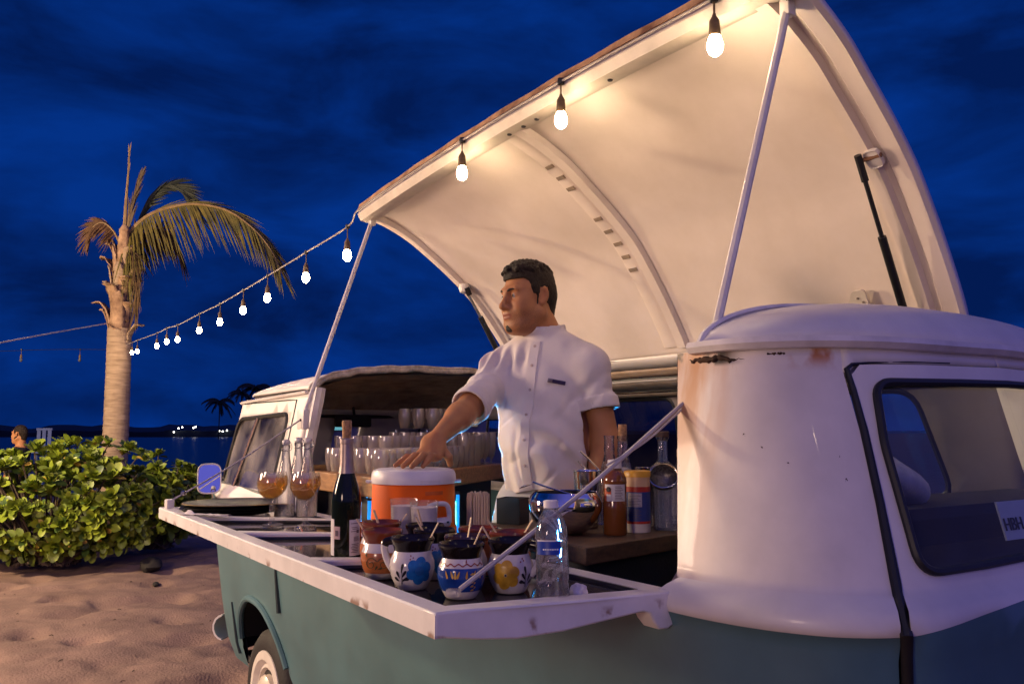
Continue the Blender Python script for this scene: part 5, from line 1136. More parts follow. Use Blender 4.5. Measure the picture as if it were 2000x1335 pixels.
for i in range(26):                                   # torn old leaf bases
    z0 = 2.72 + 1.20 * (i / 25) ** .9; a = i * 2.4 + random.uniform(-.3, .3); L = random.uniform(.30, .55); wd = random.uniform(.07, .12); r0 = .15 - .045 * (z0 - 2.7) / 1.2
    V = []; m_ = 8; flare = random.uniform(.03, .24)
    for k in range(m_ + 1):
        t = k / m_; z = z0 + L * t; r = r0 + .015 + flare * t ** 2.2; wk = wd * (1 - .55 * t ** 2) * (1 + .25 * random.uniform(-1, 1) * t)
        if k == m_: wk *= .35
        for s in (-1, -.4, .4, 1):
            aa = a + s * wk / r0 * .8; rr = r - .012 * s * s + random.uniform(-.006, .006); zz = z - (.10 * max(0, t - .75) / .25 if flare > .1 else 0) + random.uniform(-.015, .015)
            V.append((rr * math.cos(aa), rr * math.sin(aa), zz))
    F = [(k * 4 + j, k * 4 + j + 1, k * 4 + 5 + j, k * 4 + 4 + j) for k in range(m_) for j in range(3)]
    solid(mk('leaf_base', V, F, husk_m if i % 3 else trunk_m, pal, angle=50), .012)
def frond(name, pts, sets, mat, rmat, r0=.022, n=70, parent=None, wl=.027):
    P = bez(pts, n); fr_ = mk(name, *tube(P, [r0 * (1 - .85 * i / n) + .002 for i in range(n + 1)], 6), rmat, parent or pal)
    V = []; F = []
    for (t0, t1, count, fdir, flen) in sets:
        for i in range(count):
            u = t0 + (t1 - t0) * i / max(1, count - 1); k = min(n - 1, int(u * n)); f = u * n - k; p = P[k].lerp(P[k + 1], f); tg = (P[k + 1] - P[k]).normalized()
            d, droop = fdir(u, tg); d = (d + Vector((random.gauss(0, .05), random.gauss(0, .08), random.gauss(0, .05)))).normalized(); L = flen(u) * random.uniform(.86, 1.08)
            sd = d.cross(Vector((random.gauss(0, .3), 1, random.gauss(0, .3)))).normalized(); b = len(V); m_ = 5
            for q in range(m_ + 1):
                s = q / m_; c = p + d * (L * s) + Vector((0, 0, -droop * L * s * s)); ww = wl * (1 - s ** 1.6) * (.55 + .45 * min(1, s * 5)) * .5
                if q == m_: V.append(c)
                else: V += [c - sd * ww, c + sd * ww]
            for q in range(m_ - 1): a = b + q * 2; F.append((a, a + 1, a + 3, a + 2))
            F.append((b + 2 * m_ - 2, b + 2 * m_ - 1, b + 2 * m_))
    lf = mk('leaflets', V, F, mat, fr_, angle=0); tag(lf, kind='stuff'); return fr_
DN = Vector((0, 0, -1)); UPV = Vector((0, 0, 1))
main = [(.03, .0, 4.08), (.10, -.02, 4.28), (.37, -.06, 4.50), (.72, -.12, 4.60), (1.07, -.18, 4.62), (1.50, -.25, 4.52), (1.85, -.30, 4.29), (2.13, -.34, 3.99), (2.33, -.36, 3.62)]
frond('frond', main, [(.05, .97, 135, lambda u, t: (t * (.30 + .45 * u) + DN * (1.05 - .45 * u) + Vector((0, -.25, 0)), .12), lambda u: .84 - .30 * abs(u - .35) - (.75 * max(0, u - .62))), (.25, .99, 120, lambda u, t: (t * 1.0 + UPV * (.18 - .1 * u) + Vector((0, .45, 0)), .18), lambda u: .74 - .35 * u), (.03, .20, 34, lambda u, t: (DN + Vector((.12, -.1, 0)), .02), lambda u: 1.05)], frond_m, rach_m, .026, 90)
frond('frond', [(-.02, -.02, 4.05), (-.10, -.1, 4.25), (-.22, -.16, 4.36), (-.33, -.2, 4.30), (-.37, -.22, 4.12)], [(.2, .99, 70, lambda u, t: (t * .35 + DN * .8 + Vector((-.1, -.2, 0)), .1), lambda u: .34 - .1 * u), (.1, .99, 70, lambda u, t: (t * .6 + UPV * .25 + Vector((-.3, .3, 0)), .25), lambda u: .30)], dry_m, rach_m, .016, 40)
frond('spear_leaf', [(.02, -.03, 4.05), (.02, -.03, 4.6), (.035, -.03, 5.1), (.036, -.03, 5.42)], [(.35, .98, 24, lambda u, t: (t * 1.0 + Vector((random.uniform(-.03, .03), 0, 0)), 0), lambda u: .16)], rach_m, rach_m, .028, 30)
frond('young_frond', [(.05, -.03, 4.1), (.08, -.03, 4.5), (.15, -.03, 4.85), (.21, -.03, 5.08)], [(.12, .98, 46, lambda u, t: (t * .93 + Vector((.22, -.05, 0)), .02), lambda u: .46 - .28 * u), (.12, .98, 30, lambda u, t: (t * .97 + Vector((-.05, -.05, 0)), .0), lambda u: .34 - .2 * u)], M('young_leaf', (.12, .075, .04), .6, var=.3, vs=8), rach_m, .018, 40)
frond('frond', [(.06, .1, 4.15), (.16, .2, 4.6), (.27, .25, 4.88), (.45, .3, 5.02), (.62, .32, 4.98), (.76, .34, 4.78), (.83, .35, 4.60)], [(.1, .98, 110, lambda u, t: (t * .8 + Vector((.35, .1, .28)), .15), lambda u: .46 - .1 * u), (.2, .98, 90, lambda u, t: (t * .7 + DN * .42 + Vector((.25, .0, 0)), .05), lambda u: .30)], frond_d, frond_d, .018, 60)
frond('frond', [(.04, .1, 4.05), (.10, .3, 4.3), (.20, .55, 4.45), (.34, .8, 4.42), (.42, 1.0, 4.2)], [(.05, .98, 90, lambda u, t: (t * .3 + DN * .7 + Vector((.15, 0, 0)), .05), lambda u: .55), (.05, .98, 50, lambda u, t: (t * .4 + UPV * .5 + Vector((-.25, 0, 0)), .25), lambda u: .45)], M('frond_brown', (.10, .055, .02), .7, var=.4, vs=7), rach_m, .018, 40)
frond('frond', [(.06, -.02, 3.95), (.16, -.1, 4.02), (.27, -.16, 3.85), (.31, -.2, 3.5), (.30, -.2, 3.2)], [(.1, .99, 60, lambda u, t: (t * .55 + DN * .6 + Vector((random.uniform(-.25, .25), -.15, 0)), .05), lambda u: .42)], M('frond_dead', (.13, .075, .03), .85, var=.4, vs=9), rach_m, .014, 40)

# ---- dark palms far away
def far_palm(px, dist, ztop, spread, label):
    x, y = loc2(px, dist); t = thing('distant_palm', label, 'palm tree', (x, y, 0), 0, 'dark palms beyond the van')
    mk('trunk', *tube(bez([(0, 0, -1.2), (.02 * ztop, 0, ztop * .5), (0, 0, ztop)], 10), [.03 * spread] * 11, 8), frond_d, t)
    V = []; F = []
    for i in range(16):
        a = i * 2.4; el = random.uniform(-.2, .9); L = spread * random.uniform(.8, 1.1); P = [Vector((math.cos(a) * s * L * math.cos(el * .6), math.sin(a) * s * L * math.cos(el * .6), ztop + L * (math.sin(el) * s - .75 * s * s))) for s in np.linspace(0, 1, 9)]
        for k in range(8):
            tg = (P[k + 1] - P[k]); sd = Vector((-math.sin(a), math.cos(a), 0))
            for q in range(3):
                p = P[k] + tg * q / 3
                for sg in (-1, 1):
                    b = len(V); d = (sd * sg * .5 + DN * .8 + tg.normalized() * .4).normalized() * L * .30 * (1 - .5 * k / 8); ww = tg.normalized() * L * .05; V += [p - ww, p + ww, p + d]; F.append((b, b + 1, b + 2))
    mk('crown', V, F, frond_d, t, angle=0)
for a in ((430, 255, 10.2, 5.2, 'dark distant palm, leftmost and lowest beyond the van cab'), (472, 250, 12.6, 4.6, 'dark distant palm, second from left beyond the van cab'), (500, 262, 14.6, 6.4, 'tallest dark distant palm beyond the van cab'), (553, 258, 13.2, 5.4, 'dark distant palm half hidden by the sloping cab roof'), (902, 92, 7.6, 2.9, 'dark palm top peeping over the cab roof beside the barman')): far_palm(*a)

# ================================================================== SEA LETTUCE BUSHES
leaf_ms = [M('leaf_green_%s' % k, c, .42, var=.25, vs=9, col2=c2) for k, c, c2 in (('fresh', (.24, .29, .022), (.16, .225, .018)), ('mid', (.17, .225, .022), (.11, .16, .017)), ('deep', (.06, .105, .018), (.035, .07, .014)), ('yellow', (.46, .33, .06), (.36, .22, .03)))]
def leaf_mesh(mat, L=.14, W=.062, curl=.25):
    V = []; F = []; n = 6
    for k in range(n + 1):
        t = k / n; wv = W * .5 * (math.sin(PI * min(1, t ** 1.35 * .90 + .02)) ** .8 if t < 1 else .25); z = curl * L * (.45 * t - .9 * t * t * .5) + .1 * L * t
        for s in (-1, 0, 1): V.append((L * t, s * wv, z + .12 * wv * abs(s) * 2))
    for k in range(n):
        for s in range(2): a = k * 3 + s; F.append((a, a + 3, a + 4, a + 1))
    o = mk('leaf', V, F, mat, angle=0); me = o.data; bpy.data.objects.remove(o); return me
lmesh = [leaf_mesh(m_, cu_l, w_, c_) for m_, cu_l, w_, c_ in ((leaf_ms[0], .165, .092, .5), (leaf_ms[0], .18, .10, .25), (leaf_ms[1], .17, .094, .45), (leaf_ms[1], .18, .095, .15), (leaf_ms[2], .17, .092, .4), (leaf_ms[3], .14, .07, .6))]
def bush(name, label, cx, cy, rx, ry, rz, zc, nros, limit, seed, lump=.25, zmin=.12):
    rd = random.Random(seed); t = thing('bush', label, 'bush', (cx, cy, 0), math.atan2(RT.y, RT.x), None); placed = []; stems = MB()
    for i in range(nros):
        for _ in range(40):
            u = rd.uniform(-1, 1); a = rd.uniform(0, 2 * PI); s = math.sqrt(1 - u * u); d = Vector((s * math.cos(a), s * math.sin(a), u))
            lp_n = 1 + lump * float(vnoise(np.array([[d.x * 2.1 + seed, d.y * 2.1, d.z * 2.1]]), 3)[0]); rr = lp_n * (1 if rd.random() < .72 else rd.uniform(.6, .95))
            p = Vector((d.x * rx, d.y * ry, d.z * rz)) * rr + Vector((0, 0, zc))
            if p.z > zmin: break
        ax = (Vector((d.x / rx, d.y / ry, d.z / rz * .9)).normalized() + Vector((0, 0, .65)) + Vector((rd.gauss(0, .25), rd.gauss(0, .25), rd.gauss(0, .2)))).normalized()
        q = ax.to_track_quat('Z', 'Y').to_matrix(); nl = rd.randint(11, 16); sc_ = rd.uniform(.64, 1.02)
        if rd.random() < .35: stems.add(*tube(bez([(rd.uniform(-.5, .5) * rx * .5, rd.uniform(-.3, .3) * ry, .0), (p.x * .5, p.y * .5, p.z * .45), tuple(p)], 6), [.018, .016, .014, .012, .010, .009, .008], 5))
        for k in range(nl):
            f = k / nl; az = k * 2.4 + rd.uniform(-.2, .2); el = R(18 + 62 * f + rd.uniform(-8, 8)) if f > .12 else R(rd.uniform(-25, 10))
            m3 = q @ Matrix.Rotation(az, 3, 'Z') @ Matrix.Rotation(-el, 3, 'Y') @ Matrix.Rotation(rd.gauss(0, .25), 3, 'X'); s_ = sc_ * (1.08 - .45 * f) * rd.uniform(.8, 1.15)
            r_ = rd.random(); tz = (p.z - zmin) / (zc + rz)
            mi = 5 if (f < .12 and r_ < .22) else (0 if r_ < .35 else 1 if r_ < .55 else 2 if r_ < .78 else 3 if r_ < .9 else 4)
            M4 = Matrix.Translation(p) @ m3.to_4x4() @ Matrix.Scale(s_, 4); placed.append((M4, mi))
    toC = (CAM - Vector((cx, cy, 0))); toC.rotate(Matrix.Rotation(-math.atan2(RT.y, RT.x), 3, 'Z')); toC.normalize()
    def vis(e): return -(e[0].translation.dot(toC) + .25 * e[0].translation.z)
    placed.sort(key=vis)
    for M4, mi in placed[:limit]:
        o = bpy.data.objects.new('leaf', lmesh[mi]); COL.objects.link(o); o.parent = t; o.matrix_basis = M4
    rest = placed[limit:]
    if rest:
        V = []; F = []; MI = []; b = 0
        for M4, mi in rest:
            me = lmesh[mi]; co = np.empty(len(me.vertices) * 3, np.float32); me.vertices.foreach_get('co', co); co = co.reshape(-1, 3); A = np.array(M4); V.append(co @ A[:3, :3].T + A[:3, 3])
            for pl in me.polygons: F.append(tuple(v + b for v in pl.vertices)); MI.append(0 if mi < 2 else 1 if mi < 4 else 2 if mi == 4 else 3)
            b += len(co)
        o = mk('foliage', np.concatenate(V).tolist(), F, None, t, angle=0)
        for m_ in leaf_ms: o.data.materials.append(m_)
        o.data.polygons.foreach_set('material_index', MI); o['kind'] = 'stuff'
    stems.mk('branches', M('bush_branch', (.12, .085, .06), .9, var=.3), t)
    return t
bx, by = loc2(112, 10.1); bush('b', 'large leafy green bush standing on the sand in front of the palm trunk', bx, by, 1.34, .72, .60, .70, 460, 300, 3, .20, .16)
bx, by = loc2(-150, 9.9); bush('b', 'leafy green bush cut by the left edge of the photo', bx, by, .75, .7, .36, .48, 140, 120, 5, .25)
bx, by = loc2(322, 11.4); bush('b', 'smaller leafy bush behind the big one, beside the door mirror', bx, by, .62, .5, .48, .58, 160, 220, 8, .28)
for px, dist, s, lb in ((309, 9.9, .11, 'dark lump of driftwood on the sand at the right foot of the big bush'), (320, 9.0, .03, 'small dark twig lying on the sand right of the bush')):
    x, y = loc2(px, dist); bm = bmesh.new(); bmesh.ops.create_icosphere(bm, subdivisions=3, radius=1)
    for v in bm.verts: v.co = Vector((v.co.x * s * 1.5, v.co.y * s, v.co.z * s * .8)) * (1 + .3 * vnoise(np.array([v.co[:]]) * 1.7, 5)[0])
    me = bpy.data.meshes.new('driftwood'); bm.to_mesh(me); bm.free(); me.materials.append(M('wet_driftwood', (.02, .016, .014), .8, var=.3)); tag(lk('driftwood', me, angle=40, loc=(x, y, float(sand_z(np.array([x]), np.array([y]))[0]) + s * .5)), lb, 'driftwood')
# pale high chair beyond the bush
x, y = loc2(85, 21); t = thing('high_chair', 'pale slatted high chair on the beach beside the distant man', 'chair', (x, y, 0), math.atan2(RT.y, RT.x)); pc_ = M('pale_blue_chair', (.40, .50, .60), .6, var=.1)
for a in (-.13, 0, .13): mk('slat', *box((a, .15, 1.26), (.085, .02, .52)), pc_, t)
mk('top_rail', *box((0, .15, 1.53), (.38, .03, .05)), pc_, t); mk('seat', *box((0, 0, .98), (.38, .36, .04)), pc_, t)
for a in (-.16, .16):
    for b in (-.15, .15): mk('leg', *box((a, b, .48), (.04, .04, .98)), pc_, t)

# ================================================================== PEOPLE
class Field:
    def __init__(s): s.p = []
    def cap(s, a, b, ra, rb=None, k=.02, op=1): a, b = np.array(a, float), np.array(b, float); rb = ra if rb is None else rb; s.p.append(('c', a, b, ra, rb, k, op, (a + b) / 2, np.linalg.norm(a - b) / 2 + max(ra, rb))); return s
    def ell(s, c, r, Rm=None, k=.02, op=1): c = np.array(c, float); s.p.append(('e', c, np.array(r, float), np.eye(3) if Rm is None else np.array(Rm, float), None, k, op, c, max(r))); return s
    def val(s, P, idx=None):
        d = np.full(len(P), 9.)
        for i in (range(len(s.p)) if idx is None else idx):
            kd, a, b, c, e_, k, op = s.p[i][:7]
            if kd == 'c': ba = b - a; t = np.clip((P - a) @ ba / max(ba @ ba, 1e-9), 0, 1); q = np.linalg.norm(P - a - t[:, None] * ba, axis=1) - (c + (e_ - c) * t)
            else: l = (P - a) @ c; k0 = np.linalg.norm(l / b, axis=1); k1 = np.linalg.norm(l / (b * b), axis=1); q = np.where(k1 > 1e-6, k0 * (k0 - 1) / np.maximum(k1, 1e-6), -b.min())
            if op > 0: h = np.maximum(k - np.abs(d - q), 0) / k; d = np.minimum(d, q) - h * h * k * .25
            else: q = -q; h = np.maximum(k - np.abs(d - q), 0) / k; d = np.maximum(d, q) + h * h * k * .25
        return d
def polygonize(f, h, post=None, pad=.03, B=12):
    S_ = h * B; blocks = set()
    for p in f.p:
        if p[6] < 0: continue
        if p[0] == 'c': lo = np.minimum(p[1], p[2]) - max(p[3], p[4]); hi = np.maximum(p[1], p[2]) + max(p[3], p[4])
        else: lo = p[7] - p[8]; hi = p[7] + p[8]
        lo = np.floor((lo - pad) / S_).astype(int); hi = np.floor((hi + pad) / S_).astype(int)
        for i in range(lo[0], hi[0] + 1):
            for j in range(lo[1], hi[1] + 1):
                for k in range(lo[2], hi[2] + 1): blocks.add((i, j, k))
    g = np.stack(np.meshgrid(*[np.arange(B + 1)] * 3, indexing='ij'), -1).reshape(-1, 3); hd = S_ * .87; OFF = 1 << 19
    C = np.array([p[7] for p in f.p]); RR = np.array([p[8] for p in f.p]); cellk = []; cellv = []; quads = []
    key = lambda a: ((a[..., 0] + OFF) << 40) | ((a[..., 1] + OFF) << 20) | (a[..., 2] + OFF)
    corners = np.array([(a, b, c) for a in (0, 1) for b in (0, 1) for c in (0, 1)]); ed = [(a, b) for a in range(8) for b in range(a + 1, 8) if bin(a ^ b).count('1') == 1]
    for bl_ in blocks:
        c = (np.array(bl_) + .5) * S_; idx = np.nonzero(np.linalg.norm(C - c, axis=1) - RR < hd + .07)[0]
        if not len(idx): continue
        d0 = f.val(c[None], idx)[0]
        if d0 > hd * 1.3 + pad or d0 < -hd * 1.3 - pad: continue
        G = g + np.array(bl_) * B; P = G * h; v = f.val(P, idx)
        if post is not None: v = post(P, v)
        Vv = v.reshape(B + 1, B + 1, B + 1); ins = Vv < 0
        if ins.all() or not ins.any(): continue
        cs = np.stack([ins[a:B + a, b:B + b, c_:B + c_] for a, b, c_ in corners], -1); act = np.argwhere(cs.any(-1) & ~cs.all(-1))
        if len(act):
            vals = np.stack([Vv[act[:, 0] + a, act[:, 1] + b, act[:, 2] + c_] for a, b, c_ in corners], -1); acc = np.zeros((len(act), 3)); cnt_ = np.zeros(len(act))
            for a, b in ed:
                va, vb = vals[:, a], vals[:, b]; m = (va < 0) != (vb < 0); t = np.where(m, va / np.where(m, va - vb, 1), 0); q = corners[a] + t[:, None] * (corners[b] - corners[a]); acc += q * m[:, None]; cnt_ += m
            ga = act + np.array(bl_) * B; cellk.append(key(ga)); cellv.append((ga + acc / cnt_[:, None]) * h)
        for ax in range(3):
            u, w_ = (ax + 1) % 3, (ax + 2) % 3; sl0 = [slice(0, B)] * 3; sl1 = [slice(0, B)] * 3; sl1[ax] = slice(1, B + 1); a_, b_ = ins[tuple(sl0)], ins[tuple(sl1)]; e_ = np.argwhere(a_ != b_)
            if not len(e_): continue
            pos = a_[e_[:, 0], e_[:, 1], e_[:, 2]]; e_ = e_ + np.array(bl_) * B; eu = np.zeros(3, int); eu[u] = 1; ew = np.zeros(3, int); ew[w_] = 1
            q = np.stack([key(e_ - eu - ew), key(e_ - ew), key(e_), key(e_ - eu)], -1); q[~pos] = q[~pos][:, ::-1]; quads.append(q)
    K = np.concatenate(cellk); V = np.concatenate(cellv); K, ui = np.unique(K, return_index=True); V = V[ui]; Q = np.concatenate(quads); ix = np.clip(np.searchsorted(K, Q), 0, len(K) - 1); ok = (K[ix] == Q).all(1); return V, ix[ok]
def relax(V, Q, n=1, lam=.5):
    for _ in range(n):
        acc = np.zeros_like(V); c = np.zeros(len(V))
        for a, b in ((0, 1), (1, 2), (2, 3), (3, 0)):
            np.add.at(acc, Q[:, a], V[Q[:, b]]); np.add.at(acc, Q[:, b], V[Q[:, a]]); np.add.at(c, Q[:, a], 1); np.add.at(c, Q[:, b], 1)
        V = V + lam * (acc / np.maximum(c, 1)[:, None] - V)
    return V
def sdfmesh(name, f, h, mat, parent, post=None, rl=1, pad=.03):
    V, Q = polygonize(f, h, post, pad)
    lab = np.arange(len(V))                          # keep the one largest connected surface
    while True:
        m = lab[Q].min(1); new = lab.copy(); [np.minimum.at(new, Q[:, c], m) for c in range(4)]; new = new[new]
        if (new == lab).all(): break
        lab = new
    u_, c_ = np.unique(lab, return_counts=True); keep = lab == u_[c_.argmax()]
    if not keep.all(): Q = Q[keep[Q].all(1)]; re = np.cumsum(keep) - 1; V = V[keep]; Q = re[Q]
    V = relax(V, Q, rl); me = bpy.data.meshes.new(name); me.from_pydata(V.tolist(), [], Q.tolist()); me.materials.append(mat); o = lk(name, me, parent, angle=0); inworld(o); return o, V
class Frame:                                          # a local frame: x forward, y to the person's left, z up
    def __init__(s, o, fwd, tilt=0., roll=0.):
        f = Vector(fwd).normalized(); l = Vector((0, 0, 1)).cross(f).normalized(); u = f.cross(l); s.o = Vector(o); s.R = Matrix((f, l, u)).transposed()
        if roll: s.R = s.R @ Matrix.Rotation(roll, 3, 'X')
    def p(s, x, y, z): return np.array(s.o + s.R @ Vector((x, y, z)))
    def rot(s, extra=None): return np.array(s.R if extra is None else s.R @ extra)
    def inv(s, P): return (np.asarray(P) - np.array(s.o)) @ np.array(s.R)
def head_field(f, H, neck, heavy=1., sc_=1.):
    E = lambda c, r, k=.02, op=1, ex=None: f.ell(H.p(*[v * sc_ for v in c]), [v * sc_ for v in r], H.rot(ex), k * sc_, op); Cc = lambda a, b, ra, rb=None, k=.015: f.cap(H.p(*[v * sc_ for v in a]), H.p(*[v * sc_ for v in b]), ra * sc_, None if rb is None else rb * sc_, k * sc_)
    E((-.010, 0, .038), (.091, .076, .084)); E((.030, 0, -.012), (.062, .064, .088), .03); E((.045, 0, -.070), (.040, .048, .045), .03)
    E((.074, 0, -.100), (.022, .027, .018), .02); Cc((.0, .054, -.060), (.06, .030, -.096), .027, .024, .03); Cc((.0, -.054, -.060), (.06, -.030, -.096), .027, .024, .03); E((.032, 0, -.105), (.046 * heavy, .046 * heavy, .026), .03)
    Cc((.080, .042, .026), (.089, .010, .020), .010, .011, .018); Cc((.080, -.042, .026), (.089, -.010, .020), .010, .011, .018)     # brow ridge
    E((.058, .042, -.034), (.028, .025, .034), .03); E((.058, -.042, -.034), (.028, .025, .034), .03)                                # cheeks
    E((.096, .032, .004), (.017, .019, .0125), .014, -1); E((.096, -.032, .004), (.017, .019, .0125), .014, -1)                      # eye sockets
    for s in (1, -1): E((.0745, s * .032, .0035), (.0155, .0175, .0125), .006)                                                      # lids over the eyeball
    for s in (1, -1): E((.0915, s * .032, .0006), (.008, .0115, .0019), .002, -1)                                                    # the slit between them
    Cc((.089, 0, .016), (.114, 0, -.030), .0075, .0115, .014); E((.113, 0, -.034), (.0125, .0125, .0105), .01); E((.100, .0125, -.037), (.012, .0085, .009), .008); E((.100, -.0125, -.037), (.012, .0085, .009), .008)
    for s in (1, -1): E((.106, s * .0065, -.0455), (.006, .0035, .004), .003, -1)
    E((.082, 0, -.064), (.020, .030, .022), .02); E((.0975, 0, -.0615), (.0085, .0225, .0052), .005); E((.0955, 0, -.0735), (.0085, .0190, .0062), .005); E((.106, 0, -.0672), (.008, .022, .0014), .003, -1)
    for s in (1, -1):
        E((-.008, s * .077, .000), (.021, .0075, .033), .006, 1, Matrix.Rotation(s * R(-22), 3, 'Z') @ Matrix.Rotation(R(-10), 3, 'Y')); E((-.004, s * .0845, .003), (.010, .006, .017), .005, -1); E((-.002, s * .077, -.028), (.009, .006, .009), .006)
    f.cap(H.p(-.030 * sc_, 0, -.055 * sc_), neck, .052 * sc_, .060 * sc_, .03)
def hair_field(H, sc_=1., curl=True, seed=4):
    f = Field(); rd = random.Random(seed); f.ell(H.p(-.011 * sc_, 0, .039 * sc_), (.0945 * sc_, .0800 * sc_, .0890 * sc_), H.rot(), .01); f.cap(H.p(-.060 * sc_, .0, .0), H.p(-.052 * sc_, 0, -.055 * sc_), .052 * sc_, .046 * sc_, .02)
    for s in (1, -1): f.cap(H.p(.014 * sc_, s * .0635 * sc_, .03 * sc_), H.p(.017 * sc_, s * .0640 * sc_, -.026 * sc_), .0135 * sc_, .0095 * sc_, .015)
    if curl:
        f.ell(H.p(.002, 0, .066), (.086, .066, .056), H.rot(), .015)
        for i in range(420):
            a = rd.uniform(0, 2 * PI); s = math.sqrt(rd.random()); x, y = s * math.cos(a), s * math.sin(a); z = math.sqrt(max(0, 1 - x * x * .95 - y * y * .95)); q_ = rd.uniform(.96, 1.06); f.ell(H.p(.002 + .086 * x * q_, .066 * y * q_, .066 + .056 * z * q_), (rd.uniform(.0045, .0085),) * 3, None, .003)
    def post(P, v):
        l = H.inv(P) / sc_; x, y, z = l[:, 0], l[:, 1], l[:, 2]; ay = np.abs(y)
        line = np.where(x > .055, .064 + .006 * np.sin(y * 90), np.where(x > .038, .048 + (x - .038) * .9, np.where(x > .016, .006, np.where(x > .004, -.032, np.where(x > -.034, .030 - .25 * np.clip(.02 - np.abs(x + .012), 0, 1), -.085 - 0 * x)))))
        keep = np.where(ay > .03, z - line, z - np.where(x > .0, .062, -.085)); keep = np.where((x > .055), z - .062, keep)
        v = v + .0012 * vnoise(P * 150, 3); return np.maximum(v, -keep * .8)
    return f, post
skin_m = M('skin_tan', (.45, .205, .085), .50, var=.12, vs=9, bump=.12, bs=320, sss=.08, col2=(.37, .16, .065), spec=.3); hair_m = M('hair_black', (.030, .018, .011), .55, var=.4, vs=150, bump=.7, bs=320, spec=.3, col2=(.005, .003, .002)); shirt_m = M('white_linen_shirt', (.70, .64, .61), .85, var=.05, vs=7, bump=.18, bs=500); trouser_m = M('pale_trousers', (.45, .45, .46), .8, var=.1); shoe_m = M('black_shoe', (.02, .02, .02), .4)
def skin_detail(m):
    t = m.node_tree; b = t.nodes['Principled BSDF']; base = b.inputs['Base Color'].links[0].from_socket; at_ = t.nodes.new('ShaderNodeAttribute'); at_.attribute_name = 'stubble'
    tcn = t.nodes.new('ShaderNodeTexCoord'); n = nnoise(t, tcn.outputs['Object'], 420, None, 2); f_ = nmath(t, 'MULTIPLY', at_.outputs['Fac'], nramp(t, n, .35, .62)); c = nmix(t, f_, base, (.075, .040, .028))
    bl = nnoise(t, tcn.outputs['Object'], 26, None, 3); c = nmix(t, nramp(t, bl, .52, .75, 0, .35), c, (.42, .13, .055)); at2 = t.nodes.new('ShaderNodeAttribute'); at2.attribute_name = 'lip'; c = nmix(t, at2.outputs['Fac'], c, (.25, .075, .045)); t.links.new(c, b.inputs['Base Color'])
skin_detail(skin_m)
eye_w = M('eye_white', (.38, .33, .29), .2, var=0); eye_d = M('eye_iris', (.02, .010, .006), .1, var=0); brow_m = M('brow_hair', (.022, .014, .010), .7, var=.3, vs=90)
def face_parts(body, H, sc_=1., beard='goatee'):
    for s in (1, -1):
        e_ = mkw('eye', *(lambda vf: ([tuple(H.p(*(np.array((.0790, s * .032, .0030)) * sc_)) + np.array(v)) for v in vf[0]], vf[1]))(lathe([(.0118 * sc_ * math.sin(t), -.0118 * sc_ * math.cos(t)) for t in np.linspace(0, PI, 11)], 16)), eye_w, body)
        c = H.p(*(np.array((.0888, s * .0325, .0030)) * sc_)); V = [tuple(c + np.array(H.R @ Vector((.0022 * sc_ * (1 - q * q), q * .0068 * sc_ * math.cos(a) - .001 * sc_, q * .0062 * sc_ * math.sin(a))))) for q in (0, .5, 1) for a in np.linspace(0, 2 * PI, 14, endpoint=False)]
        F = [(j * 14 + k, j * 14 + (k + 1) % 14, (j + 1) * 14 + (k + 1) % 14, (j + 1) * 14 + k) for j in (0, 1) for k in range(14)]; mkw('iris', V, F, eye_d, e_)
        P = [tuple(H.p(*(np.array(q) * sc_))) for q in ((.0985, s * .012, .0200), (.0970, s * .026, .0245), (.0895, s * .040, .0250), (.0785, s * .0525, .0200))]; mkw('eyebrow', *tube(bez(P, 12), [.0026 * sc_, .0036 * sc_, .004 * sc_, .0041 * sc_, .0041 * sc_, .0039 * sc_, .0036 * sc_, .0034 * sc_, .0030 * sc_, .0027 * sc_, .0023 * sc_, .0019 * sc_, .0012 * sc_], 6), brow_m, body)
    g = Field()
    if beard == 'goatee': g.ell(H.p(.0860 * sc_, 0, -.100 * sc_), (.0140 * sc_, .024 * sc_, .0175 * sc_), H.rot(), .005); g.ell(H.p(.078 * sc_, 0, -.115 * sc_), (.020 * sc_, .024 * sc_, .009 * sc_), H.rot(), .01)
    else: g.cap(H.p(.005 * sc_, .064 * sc_, -.045 * sc_), H.p(.06 * sc_, .033 * sc_, -.098 * sc_), .020 * sc_, .022 * sc_, .02); g.cap(H.p(.005 * sc_, -.064 * sc_, -.045 * sc_), H.p(.06 * sc_, -.033 * sc_, -.098 * sc_), .020 * sc_, .022 * sc_, .02); g.ell(H.p(.070 * sc_, 0, -.105 * sc_), (.030 * sc_, .036 * sc_, .022 * sc_), H.rot(), .02)
    sdfmesh('beard', g, .0022, hair_m, body, lambda P, v: v + .0008 * vnoise(P * 300, 2), 0, .01)

# ---- the barman
FZ = .36; B0 = Vector((-1.035, .40, 0)); T = Frame(B0, (.526, -.85, 0)); HS = .945; H = Frame((-1.050, .348, 1.944), (.0, -1.0, -.07)); LEAN = np.array((.548, .836, 0)) * .035
man = thing('person', 'barman in white band-collar shirt with rolled sleeves, looking left, one hand on the cooler', 'person', (B0.x, B0.y, FZ)); pmk = dict()
f = Field(); neck = T.p(-.015, 0, 1.815)
f.ell(T.p(0, 0, 1.60), (.102, .150, .19), T.rot(), .05); f.ell(T.p(.028, 0, 1.42) + LEAN * .8, (.118, .145, .16), T.rot(), .06); f.ell(T.p(0, 0, 1.25) + LEAN, (.112, .148, .13), T.rot(), .06)
shL, shR = np.array((-.886, .488, 1.722)), np.array((-1.180, .306, 1.716)); dsh = np.array((0, 0, .026)); f.cap(neck - np.array((0, 0, .04)), shL - dsh, .046, .038, .04); f.cap(neck - np.array((0, 0, .04)), shR - dsh, .046, .038, .04)
